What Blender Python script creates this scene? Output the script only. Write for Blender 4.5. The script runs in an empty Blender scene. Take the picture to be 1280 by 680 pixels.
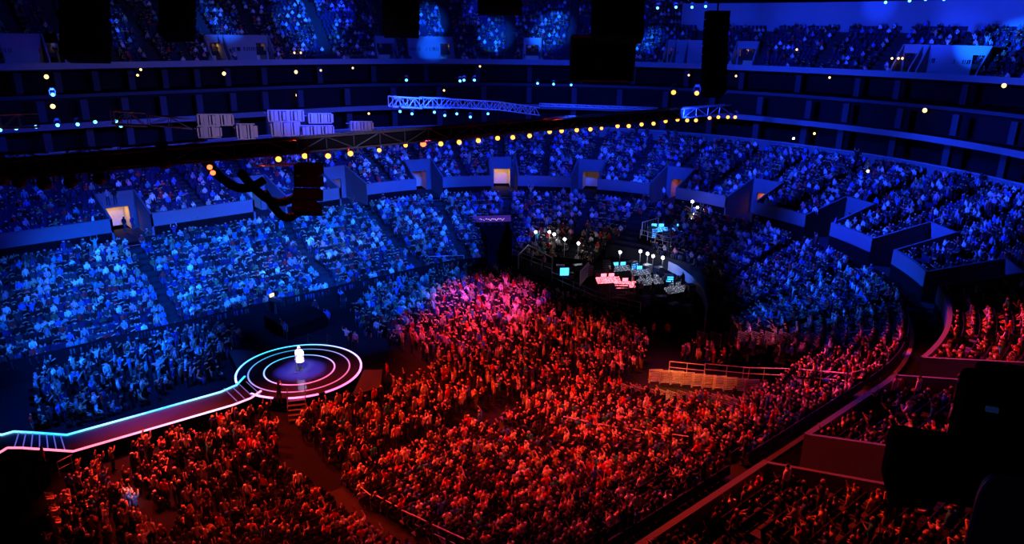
import bpy, math, random
import numpy as np
from mathutils import Vector, Matrix
random.seed(7); rng=np.random.default_rng(7)
PI=math.pi; sc=bpy.context.scene; COL=sc.collection
# ------------------------------------------------------------------ camera
CAM=np.array([0.,0.,26.]); TH=math.radians(40.919); PT=math.radians(18.26); RL=math.radians(.738); FPX=913.
_r=np.array([math.cos(TH),-math.sin(TH),0]); _h=np.array([math.sin(TH),math.cos(TH),0])
_f=_h*math.cos(PT)+np.array([0,0,-math.sin(PT)]); _u=np.cross(_r,_f)
CR=_r*math.cos(RL)+_u*math.sin(RL); CU=-_r*math.sin(RL)+_u*math.cos(RL); CF=_f
cd=bpy.data.cameras.new('camera'); cam=bpy.data.objects.new('camera',cd); COL.objects.link(cam)
M=Matrix.Identity(4)
for i in range(3):
    M[i][0]=CR[i]; M[i][1]=CU[i]; M[i][2]=-CF[i]; M[i][3]=CAM[i]
cam.matrix_world=M; cd.sensor_width=36; cd.lens=36*FPX/1280; cd.clip_start=.1; cd.clip_end=600
sc.camera=cam
def proj(P):
    P=np.asarray(P,float)-CAM; x=P@CR; y=P@CU; z=P@CF
    zz=np.maximum(z,.01); return 640+FPX*x/zz, 340-FPX*y/zz, z
def ray(x,y):
    d=CR*(x-640)+CU*(340-y)+CF*FPX; return d/np.linalg.norm(d)
def at_z(x,y,z):
    d=ray(x,y); return CAM+d*((z-CAM[2])/d[2])
def at_y(x,y,Y):
    d=ray(x,y); return CAM+d*((Y-CAM[1])/d[1])
def at_r(x,y,r): return CAM+ray(x,y)*r
# ------------------------------------------------------------------ ring geometry
YN,YF,XC,RR=13.594,76.285,41.87,29.76
K=.519
YW0=(1,.55,.12)
def ringP(t,d):
    if t<-90: return (XC+(t+90)*K, YN-d)
    if t<=0: a=math.radians(t); return (XC+(RR+d)*math.cos(a), 43.35+(RR+d)*math.sin(a))
    if t<6.13: return (XC+RR+d, 43.35+t*K)
    if t<=96.13: a=math.radians(t-6.13); return (XC+(RR+d)*math.cos(a), 46.53+(RR+d)*math.sin(a))
    return (XC-(t-96.13)*K, YF+d)
def ringN(t):
    if t<-90: return (0,-1)
    if t<=0: a=math.radians(t); return (math.cos(a),math.sin(a))
    if t<6.13: return (1,0)
    if t<=96.13: a=math.radians(t-6.13); return (math.cos(a),math.sin(a))
    return (0,1)
def arcm(t,d):
    return (RR+d)*PI/180 if (-90<=t<=0 or 6.13<=t<=96.13) else K
def inv(X,Y):
    if X<XC: return (96.13+(XC-X)/K,Y-YF) if Y>45 else (-90-(XC-X)/K,YN-Y)
    if 43.35<=Y<=46.53: return ((Y-43.35)/K,X-71.63)
    cy=46.53 if Y>46.53 else 43.35
    return (math.degrees(math.atan2(Y-cy,X-XC))+(6.13 if Y>45 else 0), math.hypot(X-XC,Y-cy)-RR)
def at_ring(x,y,d):
    dr=ray(x,y); lo,hi=5.,230.
    s=20.
    while s<230:
        P=CAM+dr*s
        if inv(P[0],P[1])[1]>d and P[0]>-5 and P[1]>13: break
        s+=.5
    P=CAM+dr*s; t,_=inv(P[0],P[1]); return t,P
# ------------------------------------------------------------------ materials
def mat(name,col,rough=.6,metal=0,emit=None,es=0,coat=0,noise=0,nscale=3,spec=.5):
    m=bpy.data.materials.new(name); m.use_nodes=True; nt=m.node_tree; b=nt.nodes['Principled BSDF']
    b.inputs['Base Color'].default_value=(*col,1); b.inputs['Roughness'].default_value=rough; b.inputs['Metallic'].default_value=metal
    b.inputs['Specular IOR Level'].default_value=spec
    if coat: b.inputs['Coat Weight'].default_value=coat; b.inputs['Coat Roughness'].default_value=.03
    if emit: b.inputs['Emission Color'].default_value=(*emit,1); b.inputs['Emission Strength'].default_value=es
    if noise:
        tc=nt.nodes.new('ShaderNodeTexCoord'); n=nt.nodes.new('ShaderNodeTexNoise'); n.inputs['Scale'].default_value=nscale; n.inputs['Detail'].default_value=4
        r=nt.nodes.new('ShaderNodeMapRange'); r.inputs[3].default_value=1-noise; r.inputs[4].default_value=1+noise
        mx=nt.nodes.new('ShaderNodeVectorMath'); mx.operation='SCALE'; mx.inputs[0].default_value=col
        nt.links.new(tc.outputs['Object'],n.inputs['Vector']); nt.links.new(n.outputs['Fac'],r.inputs[0]); nt.links.new(r.outputs[0],mx.inputs['Scale']); nt.links.new(mx.outputs[0],b.inputs['Base Color'])
    return m
def mat_attr(name,rough=.75):
    m=bpy.data.materials.new(name); m.use_nodes=True; nt=m.node_tree; b=nt.nodes['Principled BSDF']
    a=nt.nodes.new('ShaderNodeAttribute'); a.attribute_name='Col'; nt.links.new(a.outputs['Color'],b.inputs['Base Color'])
    b.inputs['Roughness'].default_value=rough; b.inputs['Specular IOR Level'].default_value=.06
    return m
def mat_emattr(name,strength):
    m=bpy.data.materials.new(name); m.use_nodes=True; nt=m.node_tree; b=nt.nodes['Principled BSDF']
    a=nt.nodes.new('ShaderNodeAttribute'); a.attribute_name='Col'; b.inputs['Base Color'].default_value=(.1,.1,.1,1)
    nt.links.new(a.outputs['Color'],b.inputs['Emission Color']); b.inputs['Emission Strength'].default_value=strength
    return m
def mat_objcol(name,rough=.75):
    m=bpy.data.materials.new(name); m.use_nodes=True; nt=m.node_tree; b=nt.nodes['Principled BSDF']
    a=nt.nodes.new('ShaderNodeObjectInfo'); nt.links.new(a.outputs['Color'],b.inputs['Base Color']); b.inputs['Roughness'].default_value=rough
    b.inputs['Specular IOR Level'].default_value=.06
    return m
CONC=mat('concrete',(.022,.021,.025),.9,noise=.25,nscale=1.3,spec=.1)
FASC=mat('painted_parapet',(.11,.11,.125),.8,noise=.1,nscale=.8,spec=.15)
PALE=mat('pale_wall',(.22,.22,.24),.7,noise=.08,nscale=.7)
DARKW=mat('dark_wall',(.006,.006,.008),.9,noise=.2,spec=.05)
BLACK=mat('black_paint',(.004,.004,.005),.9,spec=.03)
FLOORM=mat('arena_floor',(.006,.0055,.008),.9,noise=.3,nscale=.5,spec=.05)
STAGEM=mat('gloss_stage',(.012,.012,.03),.5,coat=.8,noise=.1,spec=.2)
METAL=mat('grey_metal',(.35,.35,.37),.4,metal=.6)
TRUSSM=mat('aluminium_truss',(.5,.5,.52),.45,metal=.3)
DKMET=mat('dark_metal',(.03,.03,.035),.5)
RAILM=mat('steel_rail',(.55,.5,.5),.4,metal=.2)
WHITE=mat('white_panel',(.7,.7,.72),.5)
SEATM=mat('seat_plastic',(.020,.017,.05),.8,noise=.2,spec=.08)
SEATB=mat('seat_cushion',(.05,.04,.10),.8,noise=.2)
WARM=mat('cream_wall',(.6,.5,.3),.8,noise=.15)
CROWDM=mat_attr('crowd_clothes')
OBJC=mat_objcol('clothing'); HAIRM=mat_objcol('hair',.6)
SKINM=mat('skin_light',(.45,.25,.17),.55); SKIN2=mat('skin_brown',(.2,.1,.06),.55)
AMB=mat('amber_lens',(.1,.05,0),.3,emit=(1,.34,.05),es=3.2)
REDL=mat('red_lens',(.1,.02,0),.3,emit=(1,.10,.03),es=5)
WHL=mat('white_lens',(.2,.2,.2),.3,emit=(.85,.9,1),es=9)
CYL=mat('cyan_lens',(.0,.1,.2),.3,emit=(.10,.5,1),es=5)
YEL=mat('warm_bulb',(.2,.1,0),.3,emit=(1,.62,.25),es=2.5)
PHM=mat('phone_screen',(.1,.1,.1),.3,emit=(.8,.9,1),es=4)
CYS=mat('cyan_screen',(.0,.05,.1),.3,emit=(.05,.45,1),es=3)
PKS=mat('pink_screen',(.1,.0,.02),.3,emit=(1,.18,.25),es=3)
NEON=mat_emattr('neon_strip',2.2)
# ------------------------------------------------------------------ mesh builder
class MB:
    def __init__(s): s.v=[];s.f=[];s.c=[]
    def quad(s,a,b,c,d,col=None):
        n=len(s.v); s.v+= [tuple(a),tuple(b),tuple(c),tuple(d)]; s.f.append((n,n+1,n+2,n+3)); s.c.append(col)
    def box(s,c,size,ax=None,col=None):
        c=np.array(c,float); h=np.array(size,float)/2
        A=np.eye(3) if ax is None else np.array(ax,float)
        n=len(s.v)
        for k in range(8):
            sg=np.array([(-1,1)[k&1],(-1,1)[(k>>1)&1],(-1,1)[(k>>2)&1]])
            s.v.append(tuple(c+(sg*h)@A))
        for q in ((0,2,3,1),(4,5,7,6),(0,1,5,4),(2,6,7,3),(0,4,6,2),(1,3,7,5)): s.f.append(tuple(n+i for i in q)); s.c.append(col)
        return s
    def rz(s,c,size,ang,col=None):
        ca,sa=math.cos(ang),math.sin(ang); return s.box(c,size,[[ca,sa,0],[-sa,ca,0],[0,0,1]],col)
    def cyl(s,a,b,r,n=8,r2=None,col=None,cap=True):
        a=np.array(a,float);b=np.array(b,float);d=b-a;L=np.linalg.norm(d)
        if L<1e-6: return s
        d/=L;u=np.cross(d,[0,0,1.]) if abs(d[2])<.95 else np.cross(d,[1.,0,0]);u/=np.linalg.norm(u);w=np.cross(d,u); r2=r if r2 is None else r2
        k=len(s.v)
        for i in range(n):
            t=2*PI*i/n;e=u*math.cos(t)+w*math.sin(t); s.v.append(tuple(a+e*r)); s.v.append(tuple(b+e*r2))
        for i in range(n):
            j=(i+1)%n; s.f.append((k+2*i,k+2*j,k+2*j+1,k+2*i+1)); s.c.append(col)
        if cap: s.f.append(tuple(k+2*i for i in range(n))[::-1]); s.f.append(tuple(k+2*i+1 for i in range(n))); s.c+=[col,col]
        return s
    def sph(s,c,r,n=8,m=5,sx=1,sy=1,sz=1):
        k=len(s.v)
        for i in range(1,m):
            p=PI*i/m
            for j in range(n):
                t=2*PI*j/n; s.v.append((c[0]+sx*r*math.sin(p)*math.cos(t),c[1]+sy*r*math.sin(p)*math.sin(t),c[2]+sz*r*math.cos(p)))
        s.v.append((c[0],c[1],c[2]+sz*r)); s.v.append((c[0],c[1],c[2]-sz*r)); T=len(s.v)-2
        for i in range(m-2):
            for j in range(n):
                jj=(j+1)%n; s.f.append((k+i*n+j,k+(i+1)*n+j,k+(i+1)*n+jj,k+i*n+jj)); s.c.append(None)
        for j in range(n):
            jj=(j+1)%n; s.f.append((T,k+j,k+jj)); s.f.append((T+1,k+(m-2)*n+jj,k+(m-2)*n+j)); s.c+=[None,None]
        return s
    def path(s,pts,r,n=6):
        for a,b in zip(pts[:-1],pts[1:]): s.cyl(a,b,r,n)
        return s
    def build(s,name,m,parent=None,smooth=False,loc=None):
        me=bpy.data.meshes.new(name); vs=s.v
        if loc is not None: vs=[(x-loc[0],y-loc[1],z-loc[2]) for x,y,z in vs]
        me.from_pydata(vs,[],s.f); me.materials.append(m)
        if any(c is not None for c in s.c):
            at=me.attributes.new('Col','FLOAT_COLOR','FACE'); at.data.foreach_set('color',np.array([(*(c or (1,1,1)),1) for c in s.c],'f').ravel())
        if smooth: me.polygons.foreach_set('use_smooth',[True]*len(me.polygons))
        o=bpy.data.objects.new(name,me); COL.objects.link(o)
        if loc is not None: o.location=loc
        if parent: o.parent=parent
        return o
def tag(o,label=None,cat=None,group=None,kind=None):
    if label: o['label']=label
    if cat: o['category']=cat
    if group: o['group']=group
    if kind: o['kind']=kind
    return o
def empty(name,loc,rz=0):
    o=bpy.data.objects.new(name,None); COL.objects.link(o); o.location=tuple(float(x) for x in loc); o.rotation_euler=(0,0,rz); o.empty_display_size=.2; return o
def copy_tree(o,parent=None):
    c=o.copy(); COL.objects.link(c); c.parent=parent
    for ch in list(o.children): copy_tree(ch,c)
    return c
ORD=['first','second','third','fourth','fifth','sixth','seventh','eighth','ninth','tenth','eleventh','twelfth','thirteenth','fourteenth','fifteenth','sixteenth','seventeenth','eighteenth','nineteenth','twentieth']
def ordw(n):
    if n<=20: return ORD[n-1]
    tens={2:'twenty',3:'thirty',4:'forty',5:'fifty',6:'sixty',7:'seventy',8:'eighty',9:'ninety'}
    q,r=divmod(n,10)
    if n>=100: return 'far '+ordw(n-99)
    return (tens[q]+'-'+ORD[r-1]) if r else tens[q][:-1]+'ieth'
def struct(o,label=None): o['kind']='structure'; o['label']=label or 'part of the arena building'; return o
# ------------------------------------------------------------------ building shell
TMIN,TMAX=-168,184
VOMS=[143.8,117,97.2,78.1,59.6,40.0,20.6,1.0,-18.5,-36.5,-55.,-91.,-116.5,-143]
VH=1.7/K     # half width in t
AIS=[143.8,130,117,107,97.2,87,78.1,69,59.6,50,40.0,30,20.6,11,1.0,-9,-18.5,-28,-36.5,-46,-55.,-66,-78,-91.,-104,-116.5,-130,-143]
LAIS=[145.2,117,97.2,78.1,59.6,37.0,20.6,-18.5,-36.5,-55.,-74,-91.,-116.5,-140]
def in_vom(t,d,pad=0):
    return d<5.3+pad and any(abs(t-v)<VH+pad/K for v in VOMS)
def ts(a,b,step=2,extra=()):
    L=set(np.round(np.arange(a,b+.01,step),3).tolist()); 
    for e in extra:
        if a<e<b: L.add(round(e,3))
    L|={e for e in (-90.,0.,6.13,96.13) if a<e<b}
    return sorted(L)
def strip(mb,a,b,d0,z0,d1,z1,step=2,col=None,skip=None,extra=()):
    T=ts(a,b,step,extra)
    for p,q in zip(T[:-1],T[1:]):
        if skip and skip((p+q)/2): continue
        A=ringP(p,d0);B=ringP(q,d0);C=ringP(q,d1);D=ringP(p,d1)
        mb.quad((*A,z0),(*B,z0),(*C,z1),(*D,z1),col)
def wallring(mb,a,b,d,th,z0,z1,**k):
    strip(mb,a,b,d,z0,d,z1,**k); strip(mb,a,b,d,z1,d+th,z1,**k); strip(mb,a,b,d+th,z1,d+th,z0,**k)
LOW0,LOWZ0,LOWN,LOWD,LOWS=-13.8,1.3,14,.85,.355
SEC0,SECZ0,SECN,SECD,SECS=.3,7.35,17,.86,.27
def lowz(i): return LOWZ0+i*LOWS
def secz(i): return SECZ0+i*SECS
TUN=(59.5,69.5)
def low_skip(t,i):
    d=LOW0+(i+.5)*LOWD
    if TUN[0]<t<TUN[1] and i<8: return True
    if -27<t<27 and i<(5 if t>-3 else 4): return True       # end platform area
    if -98<t<-64 and i<(7 if t<-73 else 4): return True     # corner corridor
    return False
def surf(X,Y):
    t,d=inv(X,Y)
    if d<LOW0: return .15+int((d-(LOW0-NXN*NXD))/NXD)*.14 if (t<-98 and d>LOW0-NXN*NXD) else 0
    if d<LOW0+LOWN*LOWD:
        i=int((d-LOW0)/LOWD); return 0 if low_skip(t,i) else lowz(i)
    if d<SEC0: return ZW
    if d<DW:
        return ZW if in_vom(t,d+.3) else secz(int((d-SEC0)/SECD))
    return 13
def at_surf(x,y):
    dr=ray(x,y); s=25.
    while s<150:
        P=CAM+dr*s
        z=surf(P[0],P[1])
        if P[2]<=z: return np.array([P[0],P[1],z])
        s+=.12
    return P
NXN=8; NXD=.9; DW=SEC0+SECN*SECD
# floor
fl=MB(); fl.quad((-40,-10,0),(130,-10,0),(130,115,0),(-40,115,0)); o=fl.build('floor',FLOORM); struct(o,'dark smooth arena floor')
m=MB(); EX=[TUN[0],TUN[1],-27,-3,27,-98,-73,-64]
for i in range(LOWN):
    d=LOW0+i*LOWD; z=lowz(i); sk=lambda t,i=i: low_skip(t,i)
    zprev=0 if i==0 else lowz(i-1)
    strip(m,TMIN,TMAX,d,zprev if i else 0,d,z,skip=sk,extra=EX)
    strip(m,TMIN,TMAX,d,z,d+LOWD,z,skip=sk,extra=EX)
    # close faces at cut-outs: riser down to floor where previous row is skipped
    if i in (4,5):
        strip(m,TMIN,TMAX,d-.01,0,d-.01,z,skip=lambda t,i=i:(low_skip(t,i) or not low_skip(t,i-1)),extra=EX)
ZW=lowz(LOWN-1)+.0
struct(m.build('floor_lower_tier',CONC),'stepped concrete of the lower seating bowl')
m2=MB(); strip(m2,TMIN,TMAX,LOW0+LOWN*LOWD,ZW,.05,ZW); struct(m2.build('floor_walkway',BLACK),'black walkway behind the lower bowl')
# near extension risers (retractable seating in front of the near bowl)
m=MB()
for i in range(NXN):
    d=LOW0-(NXN-i)*NXD; z=.15+i*.14
    strip(m,TMIN,-98,d,z-.14 if i else 0,d,z); strip(m,TMIN,-98,d,z,d+NXD,z)
struct(m.build('floor_front_risers',CONC),'low stepped risers in front of the near stand')
# lower bowl front wall
m=MB(); wallring(m,-64,-27,LOW0-.12,.1,0,2.3,); wallring(m,27,TUN[0],LOW0-.12,.1,0,2.1); wallring(m,TUN[1],TMAX,LOW0-.12,.1,0,2.0)
struct(m.build('wall_bowl_front',DARKW),'dark low wall along the front of the lower bowl')
# second tier
m=MB(); VX=[v+s*VH for v in VOMS for s in (-1,1)]
for i in range(SECN):
    d=SEC0+i*SECD; z=secz(i); sk=lambda t,d=d: in_vom(t,d+.3)
    strip(m,TMIN,TMAX,d,(secz(i-1) if i else ZW),d,z,skip=sk,extra=VX)
    strip(m,TMIN,TMAX,d,z,d+SECD,z,skip=sk,extra=VX)
struct(m.build('floor_upper_tier',CONC),'stepped concrete of the second seating tier')
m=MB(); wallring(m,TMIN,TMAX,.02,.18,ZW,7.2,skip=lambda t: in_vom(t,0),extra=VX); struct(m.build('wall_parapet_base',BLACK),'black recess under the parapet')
m=MB(); strip(m,TMIN,TMAX,LOW0+LOWN*LOWD,ZW+.12,LOW0+LOWN*LOWD+.25,ZW+.12); struct(m.build('trim_6',PALE),'thin curb behind the last row of the lower bowl')
m=MB(); wallring(m,TMIN,TMAX,0,.22,7.15,8.44,skip=lambda t: in_vom(t,0),extra=VX)
struct(m.build('wall_parapet',FASC),'pale parapet wall at the front of the second tier')
m=MB(); strip(m,TMIN,TMAX,0,ZW+.01,6,ZW+.01,skip=lambda t: not in_vom(t,0),extra=VX)
struct(m.build('floor_vomitory',CONC),'dark floor of the stand entrances')
DW=SEC0+SECN*SECD; ZT=13.0
m=MB(); wallring(m,-75,TMAX,DW,.3,secz(SECN-1),ZT); struct(m.build('wall_back_ring',FASC),'curved pale wall behind the second tier')
m=MB(); wallring(m,-75,TMAX,DW-.03,.36,ZT,ZT+.08); struct(m.build('trim_1',PALE),'thin light cap on the back wall')
# suite levels
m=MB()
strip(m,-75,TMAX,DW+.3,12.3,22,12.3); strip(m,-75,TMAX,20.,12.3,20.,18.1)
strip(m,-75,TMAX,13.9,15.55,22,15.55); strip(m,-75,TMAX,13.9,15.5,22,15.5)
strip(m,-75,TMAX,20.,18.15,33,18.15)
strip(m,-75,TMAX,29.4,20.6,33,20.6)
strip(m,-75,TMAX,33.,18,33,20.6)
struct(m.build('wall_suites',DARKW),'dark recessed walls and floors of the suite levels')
m=MB(); wallring(m,-75,TMAX,13.9,.25,15.5,16.12); struct(m.build('trim_2',FASC),'curved pale balcony edge of the suite level')
m=MB(); wallring(m,-75,TMAX,21.,.2,18.1,18.55,); struct(m.build('trim_3',mat('dim_fascia',(.04,.04,.05),.8,spec=.1)),'thin dim balcony edge of the upper suite level')
m=MB(); wallring(m,-75,TMAX,29.4,.3,20.9,21.68); struct(m.build('trim_4',PALE),'pale front edge of the top deck')
# columns in suites
COLM=mat('column_paint',(.035,.033,.045),.8,spec=.1)
for t in np.arange(-58,180,8.0):
    for (d,z0,z1) in ((17.2,12.3,15.5),(17.6,16.0,18.2),(30.,18.15,20.6)):
        x,y=ringP(t,d); px_,py_,zz=proj((x,y,z0+1))
        if zz<1 or px_<-60 or px_>1340: continue
        n=ringN(t); a=math.atan2(n[1],n[0])
        mb=MB(); mb.rz((0,0,(z1-z0)/2),(.5,.75,z1-z0),a); o=mb.build('column',COLM); o.location=(x,y,z0); struct(o,'pale rectangular column between the suites')
# upper deck rows
UVX=((45,YW0,0,6),(78,YW0,160,2.6),(278,YW0,70,2.4),(315,YW0,3,7),(485,(.1,.3,1),0,3),(540,YW0,25,7),(665,YW0,90,2.6),(842,YW0,120,3),(868,YW0,2,7),(928,YW0,30,3),(1132,YW0,20,3),(1180,YW0,1,8))
UVT=[]
for x_,c_,s_,w_ in UVX:
    t_,_P=at_ring(x_,72,29.9); UVT.append((t_,(w_/2)/arcm(t_,31)))
def in_uv(t,i): return i<3 and any(abs(t-a)<b for a,b in UVT)
UVE=[33]+[a+q*b for a,b in UVT for q in (-1,1)]
UPN=20; 
def upz(i): return 21.0+i*.60
m=MB()
for i in range(UPN):
    d=29.8+i*.9; z=upz(i); 
    sk=(lambda t,i=i:in_uv(t,i)) if i<10 else (lambda t:t<33)
    strip(m,-75,TMAX,d,upz(i-1) if i else 20.9,d,z,skip=sk,extra=UVE); strip(m,-75,TMAX,d,z,d+.9,z,skip=sk,extra=UVE)
struct(m.build('floor_top_deck',CONC),'steep stepped concrete of the top deck')
m=MB(); strip(m,-75,33,38.8,26.,38.8,30.6); strip(m,-75,33,38.8,30.6,46,30.6); struct(m.build('wall_top_right',PALE),'smooth wall above the top deck on the far right')
m=MB(); strip(m,33,TMAX,48.2,32,48.2,41); strip(m,-75,33,46,30,46,42); struct(m.build('wall_outer',DARKW),'dark outer wall behind the top deck')
m=MB(); m.quad((-40,-20,41),(-40,130,41),(140,130,41),(140,-20,41)); struct(m.build('ceiling',BLACK),'black arena roof')
# vomitory walls + recesses
def vom(tc,d0,depth,z0,zf,zb,op_h,warm,strength,hw=1.7,op=(-1.1,1.1),nm='wall_vomitory',mt=FASC,wallh=None):
    n=np.array(ringN(tc)); tg=np.array([-n[1],n[0]])
    c=np.array(ringP(tc,d0)); 
    mb=MB()
    def P(a,b,z): q=c+tg*a+n*b; return (q[0],q[1],z)
    for s in (-1,1):
        x0=s*hw; x1=s*(hw+.2)
        # sloping side wall, as a prism
        v=[P(x0,0,z0),P(x0,depth,z0),P(x0,depth,zb),P(x0,0,zf),P(x1,0,z0),P(x1,depth,z0),P(x1,depth,zb),P(x1,0,zf)]
        k=len(mb.v); mb.v+=v
        for f in ((0,1,2,3),(7,6,5,4),(3,2,6,7),(0,3,7,4),(1,5,6,2)): mb.f.append(tuple(k+i for i in f)); mb.c.append(None)
    A=[[tg[0],tg[1],0],[n[0],n[1],0],[0,0,1]]
    def B(a0,a1,b0,b1,za,zc): 
        q=c+tg*(a0+a1)/2+n*(b0+b1)/2; mb.box((q[0],q[1],(za+zc)/2),(a1-a0,b1-b0,zc-za),A)
    B(-hw-.2,op[0],depth,depth+.2,z0,zb); B(op[1],hw+.2,depth,depth+.2,z0,zb); B(op[0],op[1],depth,depth+.2,z0+op_h,zb)
    struct(mb.build(nm,mt),'pale walls around an entrance into the stand')
    mb=MB(); A0,A1=op
    D=depth+2.6
    mb.quad(P(A0,depth,z0),P(A0,D,z0),P(A0,D,z0+op_h),P(A0,depth,z0+op_h)); mb.quad(P(A1,depth,z0),P(A1,D,z0),P(A1,D,z0+op_h),P(A1,depth,z0+op_h))
    mb.quad(P(A0,D,z0),P(A1,D,z0),P(A1,D,z0+op_h),P(A0,D,z0+op_h)); mb.quad(P(A0,depth,z0+op_h),P(A1,depth,z0+op_h),P(A1,D,z0+op_h),P(A0,D,z0+op_h))
    struct(mb.build('wall_passage',WARM),'cream passage wall inside a stand entrance')
    if strength:
        L=bpy.data.lights.new('passage_lamp','AREA'); L.energy=strength; L.color=warm; L.size=.8; lo=bpy.data.objects.new('passage_lamp',L); COL.objects.link(lo)
        lo.location=P((A0+A1)/2,depth+1.2,z0+op_h-.1)
YW=(1,.55,.12); OR=(1,.22,.04)
VS={143.8:(YW,60),117:(OR,0),97.2:(OR,2),78.1:(OR,5),59.6:(YW,60),40.0:(YW,5),20.6:(OR,14),1.0:(OR,40),-18.5:((.1,.25,1),14),-36.5:((.1,.25,1),0),-55.:((.1,.2,1),0),-91.:(OR,0),-116.5:(OR,4),-143:(OR,0)}
for v in VOMS: vom(v,0.,5.2,ZW,8.44,10.0,2.5,*VS[v])
# ------------------------------------------------------------------ lights
def spot(loc,tgt,energy,color,size=40,blend=.6,r=.25):
    L=bpy.data.lights.new('wash_or_added_spot','SPOT'); L.energy=energy; L.color=color; L.spot_size=math.radians(size); L.spot_blend=blend; L.shadow_soft_size=r
    o=bpy.data.objects.new('wash_or_added_spot',L); COL.objects.link(o); o.location=loc; o.rotation_euler=(Vector(tgt)-Vector(loc)).to_track_quat('-Z','Y').to_euler()
    return o
CY=(.004,.10,1); BL=(.008,.042,1); RD=(1,.034,.009); MG=(1,.06,.45); VI=(.12,.05,1)
def wl(src,tgt,e,col,size,blend=.7):
    r=math.dist(src,tgt); spot(src,tgt,e*39.5*r*r,col,size,blend)
for a in [
 ((4,47,19),(12,66,3),3.2,CY,46),((12,47,19),(16,70,4),3.6,CY,44),((20,47,19),(26,69,4),4.0,CY,44),((28,47,19),(33,70,4),3.2,CY,46),
 ((38,47,19),(44,71,4),2.8,CY,46),((48,47,19),(54,72,6),1.8,BL,54),
 ((10,50,19),(10,56,0),4.0,CY,60),((26,50,19),(30,58,0),2.4,CY,50),
 ((10,62,22),(14,84,9),1.1,BL,60),((26,62,22),(32,86,10),1.2,BL,60),((42,60,22),(48,84,10),1.4,BL,60),
 ((58,47,19),(70,64,8),1.7,BL,70),((60,44,19),(84,50,10),1.7,BL,70),((56,42,19),(66,30,7),3.2,BL,66),((58,40,19),(78,24,10),1.7,BL,64),
 ((50,42,19),(58,27,5),2.6,CY,40),((60,40,20),(72,14,11),1.0,BL,52),((56,48,20),(66,47,6),.7,BL,60),
 ((32,52,19),(38,58,0),3.2,CY,40),((36,46,19),(42,52,0),3.6,MG,36),((30,44,19),(36,48,0),1.5,(1,.04,.25),40),((14,45,19),(12,44,0),.9,MG,30),
 ((8,52,19),(12,41,0),3.2,RD,56),((18,52,19),(23,38,0),2.2,RD,56),((32,54,19),(36,42,0),3.4,RD,54),
 ((24,48,19),(26,29,2),2.0,RD,56),((36,48,19),(36,27,3),1.9,RD,56),((46,50,19),(43,29,2),1.6,RD,36),((34,46,19),(48,18,7),1.4,RD,50),((44,48,19),(44,9,9),2.4,RD,34),((20,46,19),(26,9,9),3.0,RD,40),((34,46,19),(34,12,8),2.2,RD,36),((46,36,30),(46,10,9),2.6,RD,34),((26,30,32),(25,9,9),1.6,RD,44),((16,22,34),(20,32,2),.5,RD,60),((36,20,34),(34,28,2),.5,RD,60),((47,40,19),(42,29,1),5.0,(1,.30,.03),14),((12,50,19),(10,43,0),3,(1,.05,.05),40),  # the reds hung highest are added fill above the view, without fixtures
 ((60,46,20),(43,13,8),1.0,BL,36),((52,52,20),(34,22,4),.35,BL,60),
 ((21,44,19.2),(21,48.8,1.2),14,(.16,.12,1),13),((14,40,19),(21,48.8,2.2),5,(.75,.85,1),5),((27,52,19),(21,48.8,2.2),2.5,(.75,.85,1),5),
 # upper ring
 ((30,50,24),(30,104,21),.35,BL,75),((40,50,24),(70,95,21),.5,BL,75),((50,46,24),(95,70,21),.8,BL,75),((56,42,24),(98,40,21),1.0,BL,75),((60,36,24),(92,16,20),1.0,BL,60),
 ]: wl(*a)
def top_hit(x,y):
    dr=ray(x,y); q=60.
    while q<170:
        P=CAM+dr*q; t,d=inv(P[0],P[1])
        if d>29.8 and P[2]<=21+.667*(d-29.8)+.5: return P
        if t<33 and d>38.6: return P
        q+=.5
    return P
for (x,y,e,sz) in ((262,28,3,8),(385,30,5,12),(420,12,3,7),(537,28,6,7),(540,60,3,6),(620,45,7,7),(600,12,3,6),(690,40,7,8),(812,50,8,5),(900,22,.5,12),(1020,22,.45,13),(1130,18,.6,13),(1240,8,1.5,13),(1250,55,8,6),(1100,5,1.5,5),(1180,50,1.,8),(130,30,1.,9)):
    P=top_hit(x,y); wl((42,58,30),tuple(P),e,CY if (y>22 and x<860) or x>1245 else BL,sz,.9)
wl((22,30,26),(28,60,19),.5,(.5,.42,1),44); wl((44,50,26),(52,66,18),.3,(.2,.2,1),24); wl((46,47,19),(59,44,3),2.2,(.03,.16,1),18)  # first two spots are added to brighten hanging racks and rear truss
for (x,y,e,col,sz) in ((130,325,2.6,(.02,.2,1),11),(60,370,2,(.02,.17,1),10),(310,345,3,(.02,.2,1),13),(390,310,2.4,(.02,.18,1),12),(190,470,2.5,(.02,.16,1),10),(450,270,1.6,CY,12),(540,375,3.5,(.05,.2,1),9),
  (620,395,4.5,(1,.10,.55),12),(540,415,3.5,(1,.12,.6),9),(700,410,2.6,(1,.06,.35),10),(650,445,4,(1,.05,.015),12),(600,425,2.5,(1,.05,.1),10),(490,505,3.5,(1,.05,.015),9),(270,540,3.2,(1,.06,.03),12),(180,560,2.2,(1,.1,.1),10),(400,525,2.5,(1,.05,.02),8),
  (610,550,2.6,(1,.06,.01),9),(750,500,2,(1,.05,.01),9),(930,425,2.6,(1,.12,.25),8),(860,480,2.5,(1,.25,.03),9),(990,480,1.6,(1,.04,.02),9),(1190,430,2.5,RD,9),(1000,380,2.4,CY,14),(1080,300,2,BL,10),(1230,560,0,RD,8),(840,470,1.5,(1,.25,.03),8),(870,620,.8,RD,10),(470,195,2.2,CY,9),(880,200,1.8,BL,10),(620,250,1.8,BL,10)):
    if e: P=at_surf(x,y); wl((P[0]*.6+12,47,20),tuple(P),e*.75,col,sz,1.)
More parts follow.
